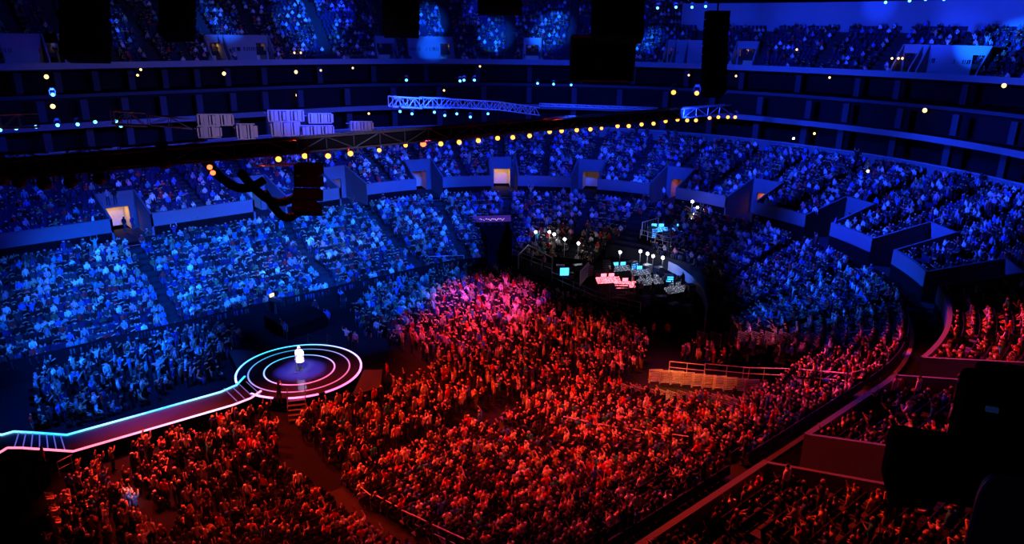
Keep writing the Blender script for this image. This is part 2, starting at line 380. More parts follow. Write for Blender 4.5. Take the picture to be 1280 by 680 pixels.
wl((40,12,30),(42.5,28.5,.8),3.6,(1,.13,.015),15,.8); P=at_surf(945,428); wl((42,12,30),tuple(P),1.0,(1,.14,.28),8,.9); P=at_surf(165,630); wl((10,14,30),tuple(P),2.2,(1,.35,.38),2.4,.9)  # added spots from the camera side for barriers and white figure; no fixtures
wl((26,12,32),(31,27,3),.8,(1,.05,.012),34,.9); wl((40,6,32),(46,11,9),.7,RD,22,.9)  # two more red fill spots added overhead for the near stands, no lamps there
w=bpy.data.worlds.new('world'); sc.world=w; w.use_nodes=True; w.node_tree.nodes['Background'].inputs[0].default_value=(.10,.06,.5,1); w.node_tree.nodes['Background'].inputs[1].default_value=.02
# ------------------------------------------------------------------ people meshes
def skin_mesh(nodes,edges,sub,root='pelvis'):
    names=list(nodes); idx={n:i for i,n in enumerate(names)}
    me=bpy.data.meshes.new('tmp'); me.from_pydata([nodes[n][0] for n in names],[(idx[a],idx[b]) for a,b in edges],[])
    ob=bpy.data.objects.new('tmp',me); COL.objects.link(ob)
    md=ob.modifiers.new('s','SKIN'); md.use_smooth_shade=True; md.branch_smoothing=.3
    sv=me.skin_vertices[0].data if me.skin_vertices else None
    if sv is None:
        me.attributes  # layer is created by the modifier
        bpy.context.view_layer.update(); sv=me.skin_vertices[0].data
    for n,i in idx.items():
        r=nodes[n][1]; sv[i].radius=(r,r) if not isinstance(r,tuple) else r; sv[i].use_root=(n==root)
    if sub: s2=ob.modifiers.new('u','SUBSURF'); s2.levels=sub; s2.render_levels=sub
    dg=bpy.context.evaluated_depsgraph_get(); ev=ob.evaluated_get(dg); m2=ev.to_mesh()
    V=np.array([v.co[:] for v in m2.vertices]); Fc=[tuple(p.vertices) for p in m2.polygons]; ev.to_mesh_clear()
    bpy.data.objects.remove(ob); bpy.data.meshes.remove(me)
    return V,Fc
def figure(pose,fingers=False,sub=0,female=False):
    seated='sit' in pose
    N={};E=[]
    hz=.46 if seated else .93
    lean=.06 if seated else 0
    N['pelvis']=((0,0,hz),.15); N['waist']=((0,.01,hz+.2),.125); N['chest']=((0,.02+lean*.3,hz+.4),.14); N['neck']=((0,.02+lean*.5,hz+.57),.055); N['head']=((0,.04+lean*.5,hz+.68),.09); N['crown']=((0,.03+lean*.5,hz+.78),.075)
    E+=[('pelvis','waist'),('waist','chest'),('chest','neck'),('neck','head'),('head','crown')]
    sz=hz+.49
    arm={'down':[((.25,0,sz-.27),(.27,.05,sz-.5))]*2,
         'up':[((.30,.06,sz+.18),(.24,.12,sz+.45)),((.32,.04,sz+.16),(.30,.10,sz+.43))],
         'one':[((.25,0,sz-.27),(.22,.12,sz-.45)),((.29,.12,sz+.12),(.22,.24,sz+.34))],
         'clap':[((.26,.08,sz-.22),(.05,.32,sz-.06))]*2,
         'phone':[((.24,.14,sz-.20),(.08,.34,sz+.08))]*2,
         'lap':[((.24,.06,sz-.26),(.12,.30,sz-.38))]*2,
         'cross':[((.25,.08,sz-.25),(-.06,.2,sz-.2))]*2,
         'wide':[((.42,.05,sz+.02),(.62,.10,sz+.16))]*2}
    key=pose.split('_')[1]
    for si,s in enumerate((-1,1)):
        L='lr'[si]; el,ha=arm[key][si]
        N['sh'+L]=((s*.19,0.01,sz),.065); N['el'+L]=((s*el[0],el[1],el[2]),.045); N['ha'+L]=((s*ha[0],ha[1],ha[2]),.035)
        E+=[('chest','sh'+L),('sh'+L,'el'+L),('el'+L,'ha'+L)]
        H=np.array(N['ha'+L][0]); d=H-np.array(N['el'+L][0]); d/=np.linalg.norm(d)
        if fingers:
            side=np.cross(d,[0,0,1.]); side/=np.linalg.norm(side)+1e-9; pal=H+d*.06
            N['pa'+L]=(tuple(pal),(.036,.018)); E.append(('ha'+L,'pa'+L)); N['ha'+L]=(tuple(H),.026)
            for q,(o,l) in enumerate(((-.030,.065),(-.010,.08),(.011,.085),(.031,.075))):
                a=pal+side*o+d*.03; b=a+d*l*.6+np.cross(side,d)*.012; c2=b+d*l*.35+np.cross(side,d)*.03
                for nn,pp,rr in (('a',a,.011),('b',b,.009),('c',c2,.007)): N['f%s%s%d'%(L,nn,q)]=(tuple(pp),rr)
                E+=[('pa'+L,'f%sa%d'%(L,q)),('f%sa%d'%(L,q),'f%sb%d'%(L,q)),('f%sb%d'%(L,q),'f%sc%d'%(L,q))]
            a=H+side*.035*s+d*.02; b=a+side*.02*s+d*.04
            N['t1'+L]=(tuple(a),.012); N['t2'+L]=(tuple(b),.009); E+=[('ha'+L,'t1'+L),('t1'+L,'t2'+L)]
        else:
            N['pa'+L]=(tuple(H+d*.10),.03); E.append(('ha'+L,'pa'+L))
        if seated:
            N['hp'+L]=((s*.10,.02,hz-.02),.09); N['kn'+L]=((s*.13,.44,hz+.03),.065); N['an'+L]=((s*.13,.44,.08),.042); N['to'+L]=((s*.14,.58,.04),.035)
        else:
            N['hp'+L]=((s*.10,0,hz-.07),.095); N['kn'+L]=((s*.12,.03,.50),.062); N['an'+L]=((s*.13,0,.09),.042); N['to'+L]=((s*.15,.15,.04),.036)
        E+=[('pelvis','hp'+L),('hp'+L,'kn'+L),('kn'+L,'an'+L),('an'+L,'to'+L)]
    V,Fc=skin_mesh(N,E,sub)
    V[:,2]-=V[:,2].min()
    # nose on close figures
    hd=np.array(N['head'][0])
    if sub:
        near=np.where((np.linalg.norm(V-hd,axis=1)<.16)&(V[:,1]>hd[1]+.03)&(abs(V[:,0])<.03)&(abs(V[:,2]-hd[2])<.05))[0]
        if len(near): k=near[np.argmin(abs(V[near,2]-(hd[2]-.0))+abs(V[near,0]))]; V[k,1]+=.022
    # face -> body part id : 0 skin 1 shirt 2 trousers 3 hair 4 shoes
    segs=[(a,b,np.array(N[a][0]),np.array(N[b][0])) for a,b in E]
    pid=[]
    for f in Fc:
        c=V[list(f)].mean(0); best=None
        for a,b,A,B in segs:
            ab=B-A; q=np.clip(np.dot(c-A,ab)/max(np.dot(ab,ab),1e-9),0,1); dd=np.linalg.norm(c-A-ab*q)-.5*(N[a][1] if not isinstance(N[a][1],tuple) else .03)
            if best is None or dd<best[0]: best=(dd,a,b,q)
        _,a,b,q=best; k=a[:2]+b[:2]
        if a in('neck','head') : 
            pid.append(3 if (c[2]>hd[2]+.055 or (c[1]<hd[1]-.005 and c[2]>hd[2]-(.16 if female else .05))) else 0)
        elif a[:2]in('ha','pa') or a[0]in'ft' or (a[:2]=='el' and q>.25): pid.append(0)
        elif a[:2]=='an': pid.append(4)
        elif a[:2]in('hp','kn') or (a=='pelvis' and b[:2]=='hp') or (a=='pelvis' and q<.35): pid.append(2)
        else: pid.append(1)
    return V,Fc,np.array(pid)
FARV=[figure(p) for p in ('stand_down','stand_up','stand_one','stand_clap','stand_phone','sit_lap','sit_clap','sit_one','sit_down')]
STD=[0,0,1,2,3,4,0]; SIT=[5,6,7,8,5,5,6]
CLOTH=[('black',(.012,.012,.014),24),('charcoal',(.04,.04,.045),14),('white',(.75,.75,.75),13),('grey',(.25,.25,.26),9),('navy blue',(.02,.03,.12),6),('blue',(.06,.15,.5),6),('red',(.5,.03,.03),6),('maroon',(.16,.02,.03),4),('pink',(.7,.28,.35),4),('cream',(.65,.58,.45),5),('olive',(.12,.13,.05),3),('teal',(.04,.28,.3),3),('tan',(.4,.27,.15),3)]
SKN=[(.50,.30,.21),(.42,.24,.16),(.32,.18,.11),(.15,.08,.05)]
HAIR=[('dark',(.012,.009,.008)),('brown',(.06,.035,.02)),('dark',(.02,.014,.01)),('blonde',(.35,.24,.11)),('grey',(.3,.3,.3))]
wts=np.array([c[2] for c in CLOTH],float); wts[0]=34; wts[1]=20; wts[2]=8; wts/=wts.sum()
people=[]   # (x,y,z,heading,pose idx,zone,row,t)
def add_person(x,y,z,ang,pose,zone,row,key):
    px_,py_,zz=proj((x,y,z+1.2))
    if zz<3 or px_<-110 or px_>1390 or py_<-60 or py_>790: return
    if 768<px_<932 and 36<x<47 and 22<y<33 and 484<py_-.136*(px_-768)<512: return
    people.append((x,y,z,ang,pose,zone,row,key,px_,py_,zz))
def facing(t,x,y):
    n=ringN(t); a=math.atan2(-n[1],-n[0]); b=math.atan2(47-y,24-x)
    v=np.array([math.cos(a)*.6+math.cos(b)*.4,math.sin(a)*.6+math.sin(b)*.4]); return math.atan2(v[1],v[0])-PI/2
seats=[]
def fill(rowfun,n,rowd,a,b,skip,ais,zone,pstand,pempty,pitch=.50,aw=.62,dper=.42):
    for i in range(n):
        d,z=rowfun(i)
        t=a+random.random()*.4
        while t<b:
            st=pitch/arcm(t,d); t+=st
            if skip(t,i,d): continue
            if any(abs(t-q)*arcm(t,d)<aw for q in ais): continue
            x,y=ringP(t,d+dper); ang=facing(t,x,y)
            n_=ringN(t); sa=math.atan2(-n_[1],-n_[0])-PI/2
            seats.append((x,y,z,sa,zone,i,t))
            e=pempty(t,i) if callable(pempty) else pempty
            if random.random()<e: continue
            ps=pstand(t,i) if callable(pstand) else pstand
            stand=random.random()<ps
            j=random.uniform(-.07,.07)
            off=.05 if stand else .12
            add_person(x+n_[0]*(-off)+j,y+n_[1]*(-off)+j,z,ang+random.uniform(-.35,.35),random.choice(STD) if stand else random.choice(SIT),zone,i,t)
def zn(t,base):
    return base
mix=lambda t,d:False
LDECK=lambda t,i,d: low_skip(t,i) or (11<t<24 and i<11 and i>3)
def e_low(t,i): 
    if t>70: return .06+(.12 if i<3 else 0)
    return .13
fill(lambda i:(LOW0+i*LOWD,lowz(i)),LOWN,LOWD,TMIN,TMAX,LDECK,LAIS,'lower bowl',lambda t,i:.12 if t>-85 else .06,e_low)
fill(lambda i:(LOW0-(NXN-i)*NXD,.15+i*.14),NXN,NXD,TMIN,-98,lambda t,i,d:False,LAIS,'front risers',.12,.08)
def e_sec(t,i):
    if t>105: return .55
    if t>90: return .45
    if t<-85: return .28
    return .18
fill(lambda i:(SEC0+i*SECD,secz(i)),SECN,SECD,TMIN,TMAX,lambda t,i,d:in_vom(t,d,.35),AIS,'second tier',.1,e_sec)
def e_up(t,i):
    q=.5+.5*math.sin(t*.9+i*.35)*math.sin(t*.37+2)
    return .18+.35*q if t>33 else .6
fill(lambda i:(29.8+i*.9,upz(i)),UPN,.9,-60,178,lambda t,i,d:(i>=10 and t<33) or in_uv(t,i),[t for t in range(-60,180,9)],'top deck',.05,e_up,pitch=.6,aw=.8)
# floor areas, polygons on the floor plane
def inside(x,y,poly):
    c=False;j=len(poly)-1
    for i in range(len(poly)):
        (a,b),(p,q)=poly[i],poly[j]
        if (b>y)!=(q>y) and x<(p-a)*(y-b)/(q-b)+a: c=not c
        j=i
    return c
def fpoly(pts,z=0): return [tuple(at_z(x,y,z)[:2]) for x,y in pts]
FA=[('floor beside the far side of the catwalk',fpoly([(35,540),(50,470),(100,440),(215,417),(280,405),(300,425),(275,475),(90,540)]),.55,.75,[]),
    ('floor in front of the catwalk',fpoly([(100,575),(220,540),(300,508),(335,520),(350,560),(345,595),(395,630),(450,690),(400,760),(40,760),(78,640)]),.5,.62,[fpoly([(170,660),(215,628),(240,655),(190,676)])]),
    ('floor beyond the round stage',fpoly([(440,400),(470,372),(560,345),(640,350),(700,378),(790,408),(810,440),(800,470),(690,490),(600,515),(540,545),(435,608),(378,560),(372,525),(470,505),(520,480),(530,450),(470,425)]),.55,.8,[fpoly([(500,462),(545,452),(550,466),(505,486)])]),
    ('floor patch in front of the orange barriers',fpoly([(700,500),(770,515),(925,530),(975,548),(960,585),(850,560),(700,525)]),.55,.75,[]),
    ('dim floor corner by the barriers',fpoly([(870,446),(1020,450),(1080,440),(1075,470),(960,468),(830,455)]),.45,.5,[])]
for zi,(zone,poly,sx,dens,holes) in enumerate(FA):
    xs=[p[0] for p in poly]; ys=[p[1] for p in poly]; r=0
    y=min(ys)
    while y<max(ys):
        x=min(xs)+random.random()*.4
        while x<max(xs):
            x+=sx*1.02
            if not inside(x,y,poly) or random.random()>dens or any(inside(x,y,h) for h in holes): continue
            if math.hypot(x-21,y-48.8)<6.0: continue
            if 1<x<18 and 45.9<y<50: continue
            jx,jy=random.uniform(-.16,.16),random.uniform(-.2,.2)
            ang=math.atan2(48.8-y,21-x)-PI/2+random.uniform(-.4,.4)
            add_person(x+jx,y+jy,0,ang,random.choice(STD) if random.random()<.72 else random.choice(SIT),zone,r,x)
        y+=.8; r+=1
print('people',len(people),'seats',len(seats))
# ------------------------------------------------------------------ split: the 300 that show largest, and the mass
MASK=lambda x,y:(x>1110 and y>440) or (x<62 and y>560) or x>1279 or x<1 or y<1 or y>690
order=sorted(range(len(people)),key=lambda k:people[k][10])
near=[];
for k in order:
    p=people[k]
    if MASK(p[8],p[9]): continue
    near.append(k)
    if len(near)==300: break
nearset=set(near)
print('near max dist',people[near[-1]][10])
def pcol(k):
    r=np.random.default_rng(1000+k); c=int(r.choice(len(CLOTH),p=wts)); s=int(r.choice(4,p=[.4,.3,.18,.12])); h=int(r.choice(5,p=[.35,.3,.15,.12,.08])); tr=[(.015,.015,.02),(.03,.045,.12),(.08,.08,.09),(.2,.17,.12)][int(r.choice(4,p=[.45,.35,.12,.08]))]
    return c,s,h,tr,float(r.uniform(.90,1.02))
def mass(name,ids):
    Vs=[];Ls=[];Fs=[];Cs=[];off=0
    for vi,(V,Fc,pid) in enumerate(FARV):
        I=[k for k in ids if people[k][4]==vi]
        if not I: continue
        n=len(I); X=np.array([people[k][:4] for k in I]); C=[pcol(k) for k in I]
        s=np.array([c[4] for c in C]); ca,sa=np.cos(X[:,3]),np.sin(X[:,3])
        W=np.empty((n,len(V),3)); W[:,:,0]=(V[None,:,0]*ca[:,None]-V[None,:,1]*sa[:,None])*s[:,None]+X[:,0,None]
        W[:,:,1]=(V[None,:,0]*sa[:,None]+V[None,:,1]*ca[:,None])*s[:,None]+X[:,1,None]; W[:,:,2]=V[None,:,2]*s[:,None]+X[:,2,None]
        pal=np.array([[SKN[c[1]],CLOTH[c[0]][1],c[3],HAIR[c[2]][1],(.02,.02,.02)] for c in C])
        fl=np.concatenate([np.array(f) for f in Fc]); ln=np.array([len(f) for f in Fc])
        Ls.append((fl[None,:]+off+np.arange(n)[:,None]*len(V)).ravel()); Fs.append(np.tile(ln,n)); Cs.append(pal[:,pid,:].reshape(-1,3)); Vs.append(W.reshape(-1,3)); off+=n*len(V)
    V=np.concatenate(Vs);L=np.concatenate(Ls);F=np.concatenate(Fs);C=np.concatenate(Cs)
    return poly_mesh(name,V,L,F,C,CROWDM)
def poly_mesh(name,V,L,F,C,m):
    me=bpy.data.meshes.new(name); me.vertices.add(len(V)); me.vertices.foreach_set('co',V.astype('f').ravel()); me.loops.add(len(L)); me.loops.foreach_set('vertex_index',L.astype('i'))
    me.polygons.add(len(F)); st=np.concatenate([[0],np.cumsum(F)[:-1]]).astype('i'); me.polygons.foreach_set('loop_start',st)
    me.polygons.foreach_set('use_smooth',np.ones(len(F),bool))
    me.update(calc_edges=True)
    if C is not None:
        at=me.attributes.new('Col','FLOAT_COLOR','FACE'); at.data.foreach_set('color',np.concatenate([C,np.ones((len(C),1))],1).astype('f').ravel())
    me.materials.append(m); o=bpy.data.objects.new(name,me); COL.objects.link(o); return o
o=mass('crowd',[k for k in range(len(people)) if k not in nearset]); tag(o,'dense audience filling the stands and floor farther from the camera','crowd',kind='stuff')
# detailed figures
POSES=['stand_down','stand_up','stand_one','stand_clap','stand_phone','sit_lap','sit_clap','sit_one','sit_down']
PWORD=['standing','standing with both arms raised','standing with one arm raised','standing and clapping','standing holding hands up in front','seated','seated and clapping','seated with one arm raised','seated upright']
def mesh_from(V,F,name,mats,midx=None):
    me=bpy.data.meshes.new(name); me.from_pydata([tuple(v) for v in V],[],F)
    for m in mats: me.materials.append(m)
    if midx is not None: me.polygons.foreach_set('material_index',midx)
    me.polygons.foreach_set('use_smooth',[True]*len(F)); me.update(); return me
def shell(V,F,sel,push,name,m):
    nv=np.zeros_like(V)
    for f in F:
        a,b,c=V[f[0]],V[f[1]],V[f[2]]; n=np.cross(b-a,c-a); n/=np.linalg.norm(n)+1e-12
        for q in f: nv[q]+=n
    nv/=np.linalg.norm(nv,axis=1)[:,None]+1e-12
    W=V+nv*push; ids=sorted({q for f in sel for q in f}); mp={q:i for i,q in enumerate(ids)}
    return mesh_from(W[ids],[tuple(mp[q] for q in f) for f in sel],name,[m])
TROU=mat('dark_denim',(.02,.025,.05),.8); SHOE=mat('shoe_black',(.02,.02,.02),.5)
DET=[]
for pi,p in enumerate(POSES):
    for fem in (False,True):
        V,F,pid=figure(p,True,1,fem)
        sh=shell(V,F,[f for f,i in zip(F,pid) if i==1],.014,'shirt',OBJC)
        hr=shell(V,F,[f for f,i in zip(F,pid) if i==3],.02,'hair',HAIRM)
        body=[mesh_from(V,F,'person',[s,TROU,SHOE],[{0:0,1:0,2:1,3:0,4:2}[i] for i in pid]) for s in (SKINM,SKIN2)]
        DET.append((body,sh,hr))
def person(x,y,z,ang,pose,c,skin,hair,label,cat='person',group=None,fem=False,scale=1,col=None):
    body,sh,hr=DET[pose*2+(1 if fem else 0)]
    o=bpy.data.objects.new('person',body[1 if skin==3 else 0]); COL.objects.link(o); o.location=(x,y,z); o.rotation_euler=(0,0,ang); o.scale=(scale,)*3
    s=bpy.data.objects.new('shirt',sh); COL.objects.link(s); s.parent=o; s.color=(*(col or CLOTH[c][1]),1)
    h=bpy.data.objects.new('hair',hr); COL.objects.link(h); h.parent=o; h.color=(*HAIR[hair][1],1)
    tag(o,label,cat,group); return o
# labels from colour, pose and seat counted within a row of a zone
from collections import defaultdict
rows=defaultdict(list)
def zlabel(k):
    x,y,z,a,p,zone,row,t,px_,py_,zz=people[k]
    if zone=='lower bowl': return 'near lower stand' if t<-90 else 'right lower stand'
    if zone=='second tier':
        if t<-118: return 'block under the diagonal wall'
        if -118<=t<-91: return 'block between the two red-lit gaps'
        return 'upper right block'
    if zone=='front risers': return 'front risers of the near stand'
    return {'floor in front of the catwalk':'the floor before the catwalk','floor beyond the round stage':'the floor behind the round stage'}.get(zone,zone)
for k in near: rows[(zlabel(k),people[k][6])].append(k)
for key,L in rows.items():
    L.sort(key=lambda k:people[k][8])
    cnt=defaultdict(int)
    for k in L:
        x,y,z,a,p,zone,row,t,px_,py_,zz=people[k]; c,s,h,tr,sc_=pcol(k)
        cnt[c]+=1
        tot=sum(1 for q in L if pcol(q)[0]==c)
        pw={0:'standing',1:'arms raised',2:'one arm raised',3:'clapping on foot',4:'hands held up',5:'seated',6:'clapping seated',7:'seated, arm up',8:'sitting upright'}[p]
        lab='person in %s top %s, %s%s, row %s of %s'%(CLOTH[c][0],pw,'' if tot==1 else ordw(cnt[c])+' such ', 'from left' if tot>1 else 'only one',ordw(row+1),key[0])
        lab=lab.replace(', only one,',',').replace('only one','')
        ww=lab.split()
        if len(ww)>16: lab=lab.replace('person in','').replace(' top','-clad person',1).strip()
        if len(lab.split())>16: lab=lab.replace(' of the ',' of ').replace(' the ',' ')
        if len(lab.split())>16: lab=lab.replace(' such from left','').replace('diagonal ','').replace('between two','amid')
        if len(lab.split())>16: lab=' '.join(lab.split()[:16])
        person(x,y,z,a,p,c,s,h,lab,group='spectators nearest the camera',fem=(k%2==0),scale=sc_)
# ------------------------------------------------------------------ seats
def seat_parts():
    b=MB(); b.box((0,0,.42),(.44,.42,.07)); b.box((0,.16,.2),(.06,.06,.40)); 
    k=MB(); k.box((0,-.25,.66),(.44,.06,.46),[[1,0,0],[0,.98,-.19],[0,.19,.98]])
    return b,k
SB,SK=seat_parts()
def vis(s):
    px_,py_,zz=proj((s[0],s[1],s[2]+.5)); return zz>3 and -60<px_<1340 and -40<py_<730, px_,py_,zz
cand=[]
occ={(round(p[6]),round(p[7],2),p[5]) for p in people}
rest=[]
for s in seats:
    v,px_,py_,zz=vis(s)
    if not v: continue
    ok=(s[5],round(s[6],2),s[4]) not in occ and not MASK(px_,py_) and 0<px_<1280 and 0<py_<680
    cand.append((zz if ok else 1e6+zz,px_,s))
cand.sort(key=lambda c:c[0])
ind=[c for c in cand[:150] if c[0]<1e5]; rest=[c[2] for c in cand[len(ind):]]
root=None
srow=defaultdict(int)
ind.sort(key=lambda c:(c[2][4],c[2][5],c[1]))
for _,px_,s in ind:
    if root is None:
        root=empty('stadium_seat',(0,0,0)); SB.build('seat',SEATB,root); SK.build('backrest',SEATM,root); o=root
    else: o=copy_tree(root)
    o.location=s[:3]; o.rotation_euler=(0,0,s[3])
    zl={'lower bowl':'the near lower stand' if s[6]<-90 else 'the right lower stand','front risers':'the near front risers','top deck':'the top deck'}.get(s[4],('block under the diagonal wall' if s[6]<-118 else 'block between the red-lit gaps' if s[6]<-91 else 'upper right block'))
    key=(zl,s[5]); srow[key]+=1
    tag(o,('empty seat, %s gap from left in row %s of %s'%(ordw(srow[key]),ordw(s[5]+1),zl.replace('block between the red-lit','block between red'))).replace(' in row',', row'),'seat','empty seats in the near stands')
# mass of seats
bV=np.array(SB.v+SK.v); bF=np.array(SB.f+[tuple(i+len(SB.v) for i in f) for f in SK.f])
X=np.array([s[:4] for s in rest]); n=len(X); ca,sa=np.cos(X[:,3]),np.sin(X[:,3])
W=np.empty((n,len(bV),3)); W[:,:,0]=bV[None,:,0]*ca[:,None]-bV[None,:,1]*sa[:,None]+X[:,0,None]; W[:,:,1]=bV[None,:,0]*sa[:,None]+bV[None,:,1]*ca[:,None]+X[:,1,None]; W[:,:,2]=bV[None,:,2]+X[:,2,None]
L=(bF.ravel()[None,:]+np.arange(n)[:,None]*len(bV)).ravel(); o=poly_mesh('stadium_seats',W.reshape(-1,3),L,np.full(n*len(bF),4),None,SEATM)
o.data.polygons.foreach_set('use_smooth',np.zeros(n*len(bF),bool)); tag(o,'rows of dark purple folding seats throughout the bowl','seats',kind='stuff')
# ------------------------------------------------------------------ stage and catwalk
SX,SY,SR,SZ=21.,48.9,4.6,1.2
st=empty('round_stage',(SX,SY,0)); tag(st,'round glossy stage ringed by glowing neon circles','stage')
m=MB(); m.cyl((0,0,SZ-.12),(0,0,SZ),SR,96); m.build('deck',STAGEM,st)
m=MB(); m.cyl((0,0,0),(0,0,SZ-.12),SR-.15,64); m.build('skirt',BLACK,st)
def lerp(a,b,t): return tuple(a[i]+(b[i]-a[i])*t for i in range(3))
NC,NW,NP=(.03,.45,1),(.45,.35,1),(1,.12,.35)
def ncol(ang):   # facing away from the camera is cyan, facing it pink
    k=.5+.5*math.cos(ang-(math.atan2(SY,SX)+.5)); 
    return lerp(NP,NW,k*2) if k<.5 else lerp(NW,NC,(k-.5)*2)
def neon(name,r,w,z,gaps,parent,dim=1):
    m=MB(); n=120
    for i in range(n):
        a=2*PI*i/n;b=2*PI*(i+1)/n; mid=math.degrees((a+b)/2)%360
        if any(g0<mid<g1 for g0,g1 in gaps): continue
        c=tuple(v*dim for v in ncol((a+b)/2))
        P=lambda q,R,zz:(R*math.cos(q),R*math.sin(q),zz)
        m.quad(P(a,r,z),P(a,r+w,z),P(b,r+w,z),P(b,r,z),c); m.quad(P(a,r+w,z-.07),P(b,r+w,z-.07),P(b,r+w,z),P(a,r+w,z),c)
    o=m.build(name,NEON,parent); return o
[neon('neon_arc',SR-.06,.15,SZ+.02,[g for g in ((-1,a0),(a1,361))],st,1.5) for a0,a1 in ((0,172),(197,222),(234,262),(266,360))]; neon('neon_ring',3.68,.11,SZ+.015,[],st,.5); neon('neon_ring',2.55,.11,SZ+.015,[],st,.9)
# catwalk
def walkway(name,far,nearp,label,ladder=None):
    c=empty(name,(far[0][0],far[0][1],0)); tag(c,label,'catwalk'); ox,oy=far[0][:2]
    m=MB();k=MB()
    for i in range(len(far)-1):
        a,b,cc,d=far[i],far[i+1],nearp[i+1],nearp[i]
        f=lambda p,z:(p[0]-ox,p[1]-oy,z)
        m.quad(f(a,SZ),f(b,SZ),f(cc,SZ),f(d,SZ)); k.quad(f(a,0),f(b,0),f(b,SZ),f(a,SZ)); k.quad(f(d,0),f(cc,0),f(cc,SZ),f(d,SZ))
    m.build('deck',STAGEM,c); k.build('skirt',BLACK,c)
    for pts,colr in ((far,(.25,.75,1)),(nearp,(1,.15,.26))):
        m=MB()
        for a,b in zip(pts[:-1],pts[1:]):
            a3=np.array([a[0]-ox,a[1]-oy,SZ+.04]);b3=np.array([b[0]-ox,b[1]-oy,SZ+.04]);L=np.linalg.norm(b3-a3)
            nn=max(1,int(L/.6))
            for q in range(nn):
                f=(q+.5)/nn; px=(a[0]+(b[0]-a[0])*f)
                cc=lerp(colr,(.75,.42,.7),max(0,1-abs(px-13)/6)) if colr[0]==1 else lerp((.02,.4,1),(.22,.62,.9),.5+.5*math.sin(px))
                u=(b3-a3)/L; s=np.array([-u[1],u[0],0])*.055
                p0=a3+(b3-a3)*q/nn; p1=a3+(b3-a3)*(q+1)/nn
                m.box((p0+p1)/2,(np.linalg.norm(p1-p0),.11,.09),[list(u),[-u[1],u[0],0],[0,0,1]],tuple(1.2*v for v in cc))
        m.build('neon_strip',NEON,c)
    return c,ox,oy
far=[(17.3,50.3),(16.3,49.3),(15.,48.95),(10.,49.1),(5.4,49.3),(3.8,51.0),(2.9,51.9),(2.3,51.9),(0,54.0)]
nr=[(17.3,47.3),(16.3,46.7),(15.,46.5),(10.,46.7),(5.3,46.9),(2.9,49.4),(2.3,49.9),(1.9,49.6),(-1.,47)]
cw,ox,oy=walkway('catwalk',far,nr,'long catwalk with cyan and pink neon edges leading to the stage')
m=MB()
for q in range(7):
    f=.12+q*.13; a=np.array(far[4])*(1-f)+np.array(far[6])*f; b=np.array(nr[4])*(1-f)+np.array(nr[6])*f; m.cyl((a[0]-ox,a[1]-oy,SZ+.02),(b[0]-ox,b[1]-oy,SZ+.02),.035,5)
m.build('tread_lights',mat('dim_led',(.1,.1,.2),.4,emit=(.25,.2,.9),es=.5),cw)
m=MB()
for q in range(4):
    x=15.4+q*.55; m.cyl((x-ox,49.4-oy,SZ+.02),(x-ox,46.9-oy,SZ+.02),.03,5)
m.build('tread_lights',bpy.data.materials['dim_led'],cw)
# side platforms of the stage
for (pts,h,lab) in ((fpoly([(455,462),(478,462),(476,484),(440,494)],1.0),1.0,'low dark platform extending right from the round stage'),(fpoly([(285,437),(322,438),(318,452),(300,468)],.8),.8,'blue-lit low platform left behind the round stage')):
    c=empty('platform',(*pts[0],0)); tag(c,lab,'platform'); m=MB();k=MB(); X0=pts[0]
    q=[(p[0]-X0[0],p[1]-X0[1]) for p in pts]; m.quad(*[(*p,h) for p in q])
    for a,b in zip(q,q[1:]+q[:1]): k.quad((*a,0),(*b,0),(*b,h),(*a,h))
    m.build('deck',mat('matt_deck',(.03,.028,.03),.8,spec=.1),c); k.build('skirt',BLACK,c)
# stairs behind and in front of stage
def stairs(cx,cy,ang,w,n,h,label):
    c=empty('steps',(cx,cy,0),ang); tag(c,label,'steps')
    for i in range(n):
        m=MB(); z=h*(n-i)/n; m.box((0,(i+.5)*.28,z-.03),(w,.28,.06)); m.build('tread',DKMET,c)
    for s in (-1,1):
        m=MB(); m.path([(s*w/2,0,h+.9),(s*w/2,n*.28,h/n+.9),(s*w/2,n*.28,0)],.025); m.cyl((s*w/2,0,0),(s*w/2,0,h+.9),.025); m.build('handrail',DKMET,c)
    return c
stairs(SX+3.3,SY+3.6,-.75,1.6,5,1.15,'blue-lit steps up the far side of the round stage')
stairs(SX-2.2,SY-4.2,PI-.45,1.2,5,1.15,'dark violet steps down the near side of the round stage')
# singer
sp=at_z(376,462.5,SZ)
V,F,pid=figure('stand_down',True,2,False)
s=mesh_from(V,F,'person',[SKINM,TROU,SHOE],[{0:0,1:0,2:1,3:0,4:2}[i] for i in pid]); o=bpy.data.objects.new('person',s); COL.objects.link(o); o.location=(sp[0],sp[1],SZ+.02); o.rotation_euler=(0,0,PI-.2+TH*-1+.1); o.scale=(1.14,)*3
SHV=shell(V,F,[f for f,i in zip(F,pid) if i==1],.03,'jacket',mat('white_jacket',(.85,.85,.85),.6)); j=bpy.data.objects.new('jacket',SHV); COL.objects.link(j); j.parent=o
m=MB(); m.cyl((0,.0,.62),(0,0,1.0),.27,12,.2,cap=False); m.build('coat_hem',bpy.data.materials['white_jacket'],o,True)
h=bpy.data.objects.new('hair',shell(V,F,[f for f,i in zip(F,pid) if i==3],.045,'hair',mat('platinum_hair',(.8,.75,.65),.6))); COL.objects.link(h); h.parent=o
tag(o,'singer in bright white coat standing alone at the centre of the round stage','person')
mc=MB(); mc.cyl((sp[0]-.45,sp[1]-.2,SZ),(sp[0]-.45,sp[1]-.2,SZ+1.45),.015); mc.sph((sp[0]-.45,sp[1]-.2,SZ+1.5),.04); mc.cyl((sp[0]-.45,sp[1]-.2,SZ),(sp[0]-.45,sp[1]-.2,SZ+.03),.16,12)
tag(mc.build('microphone_stand',DKMET),'thin microphone stand beside the singer','microphone stand')
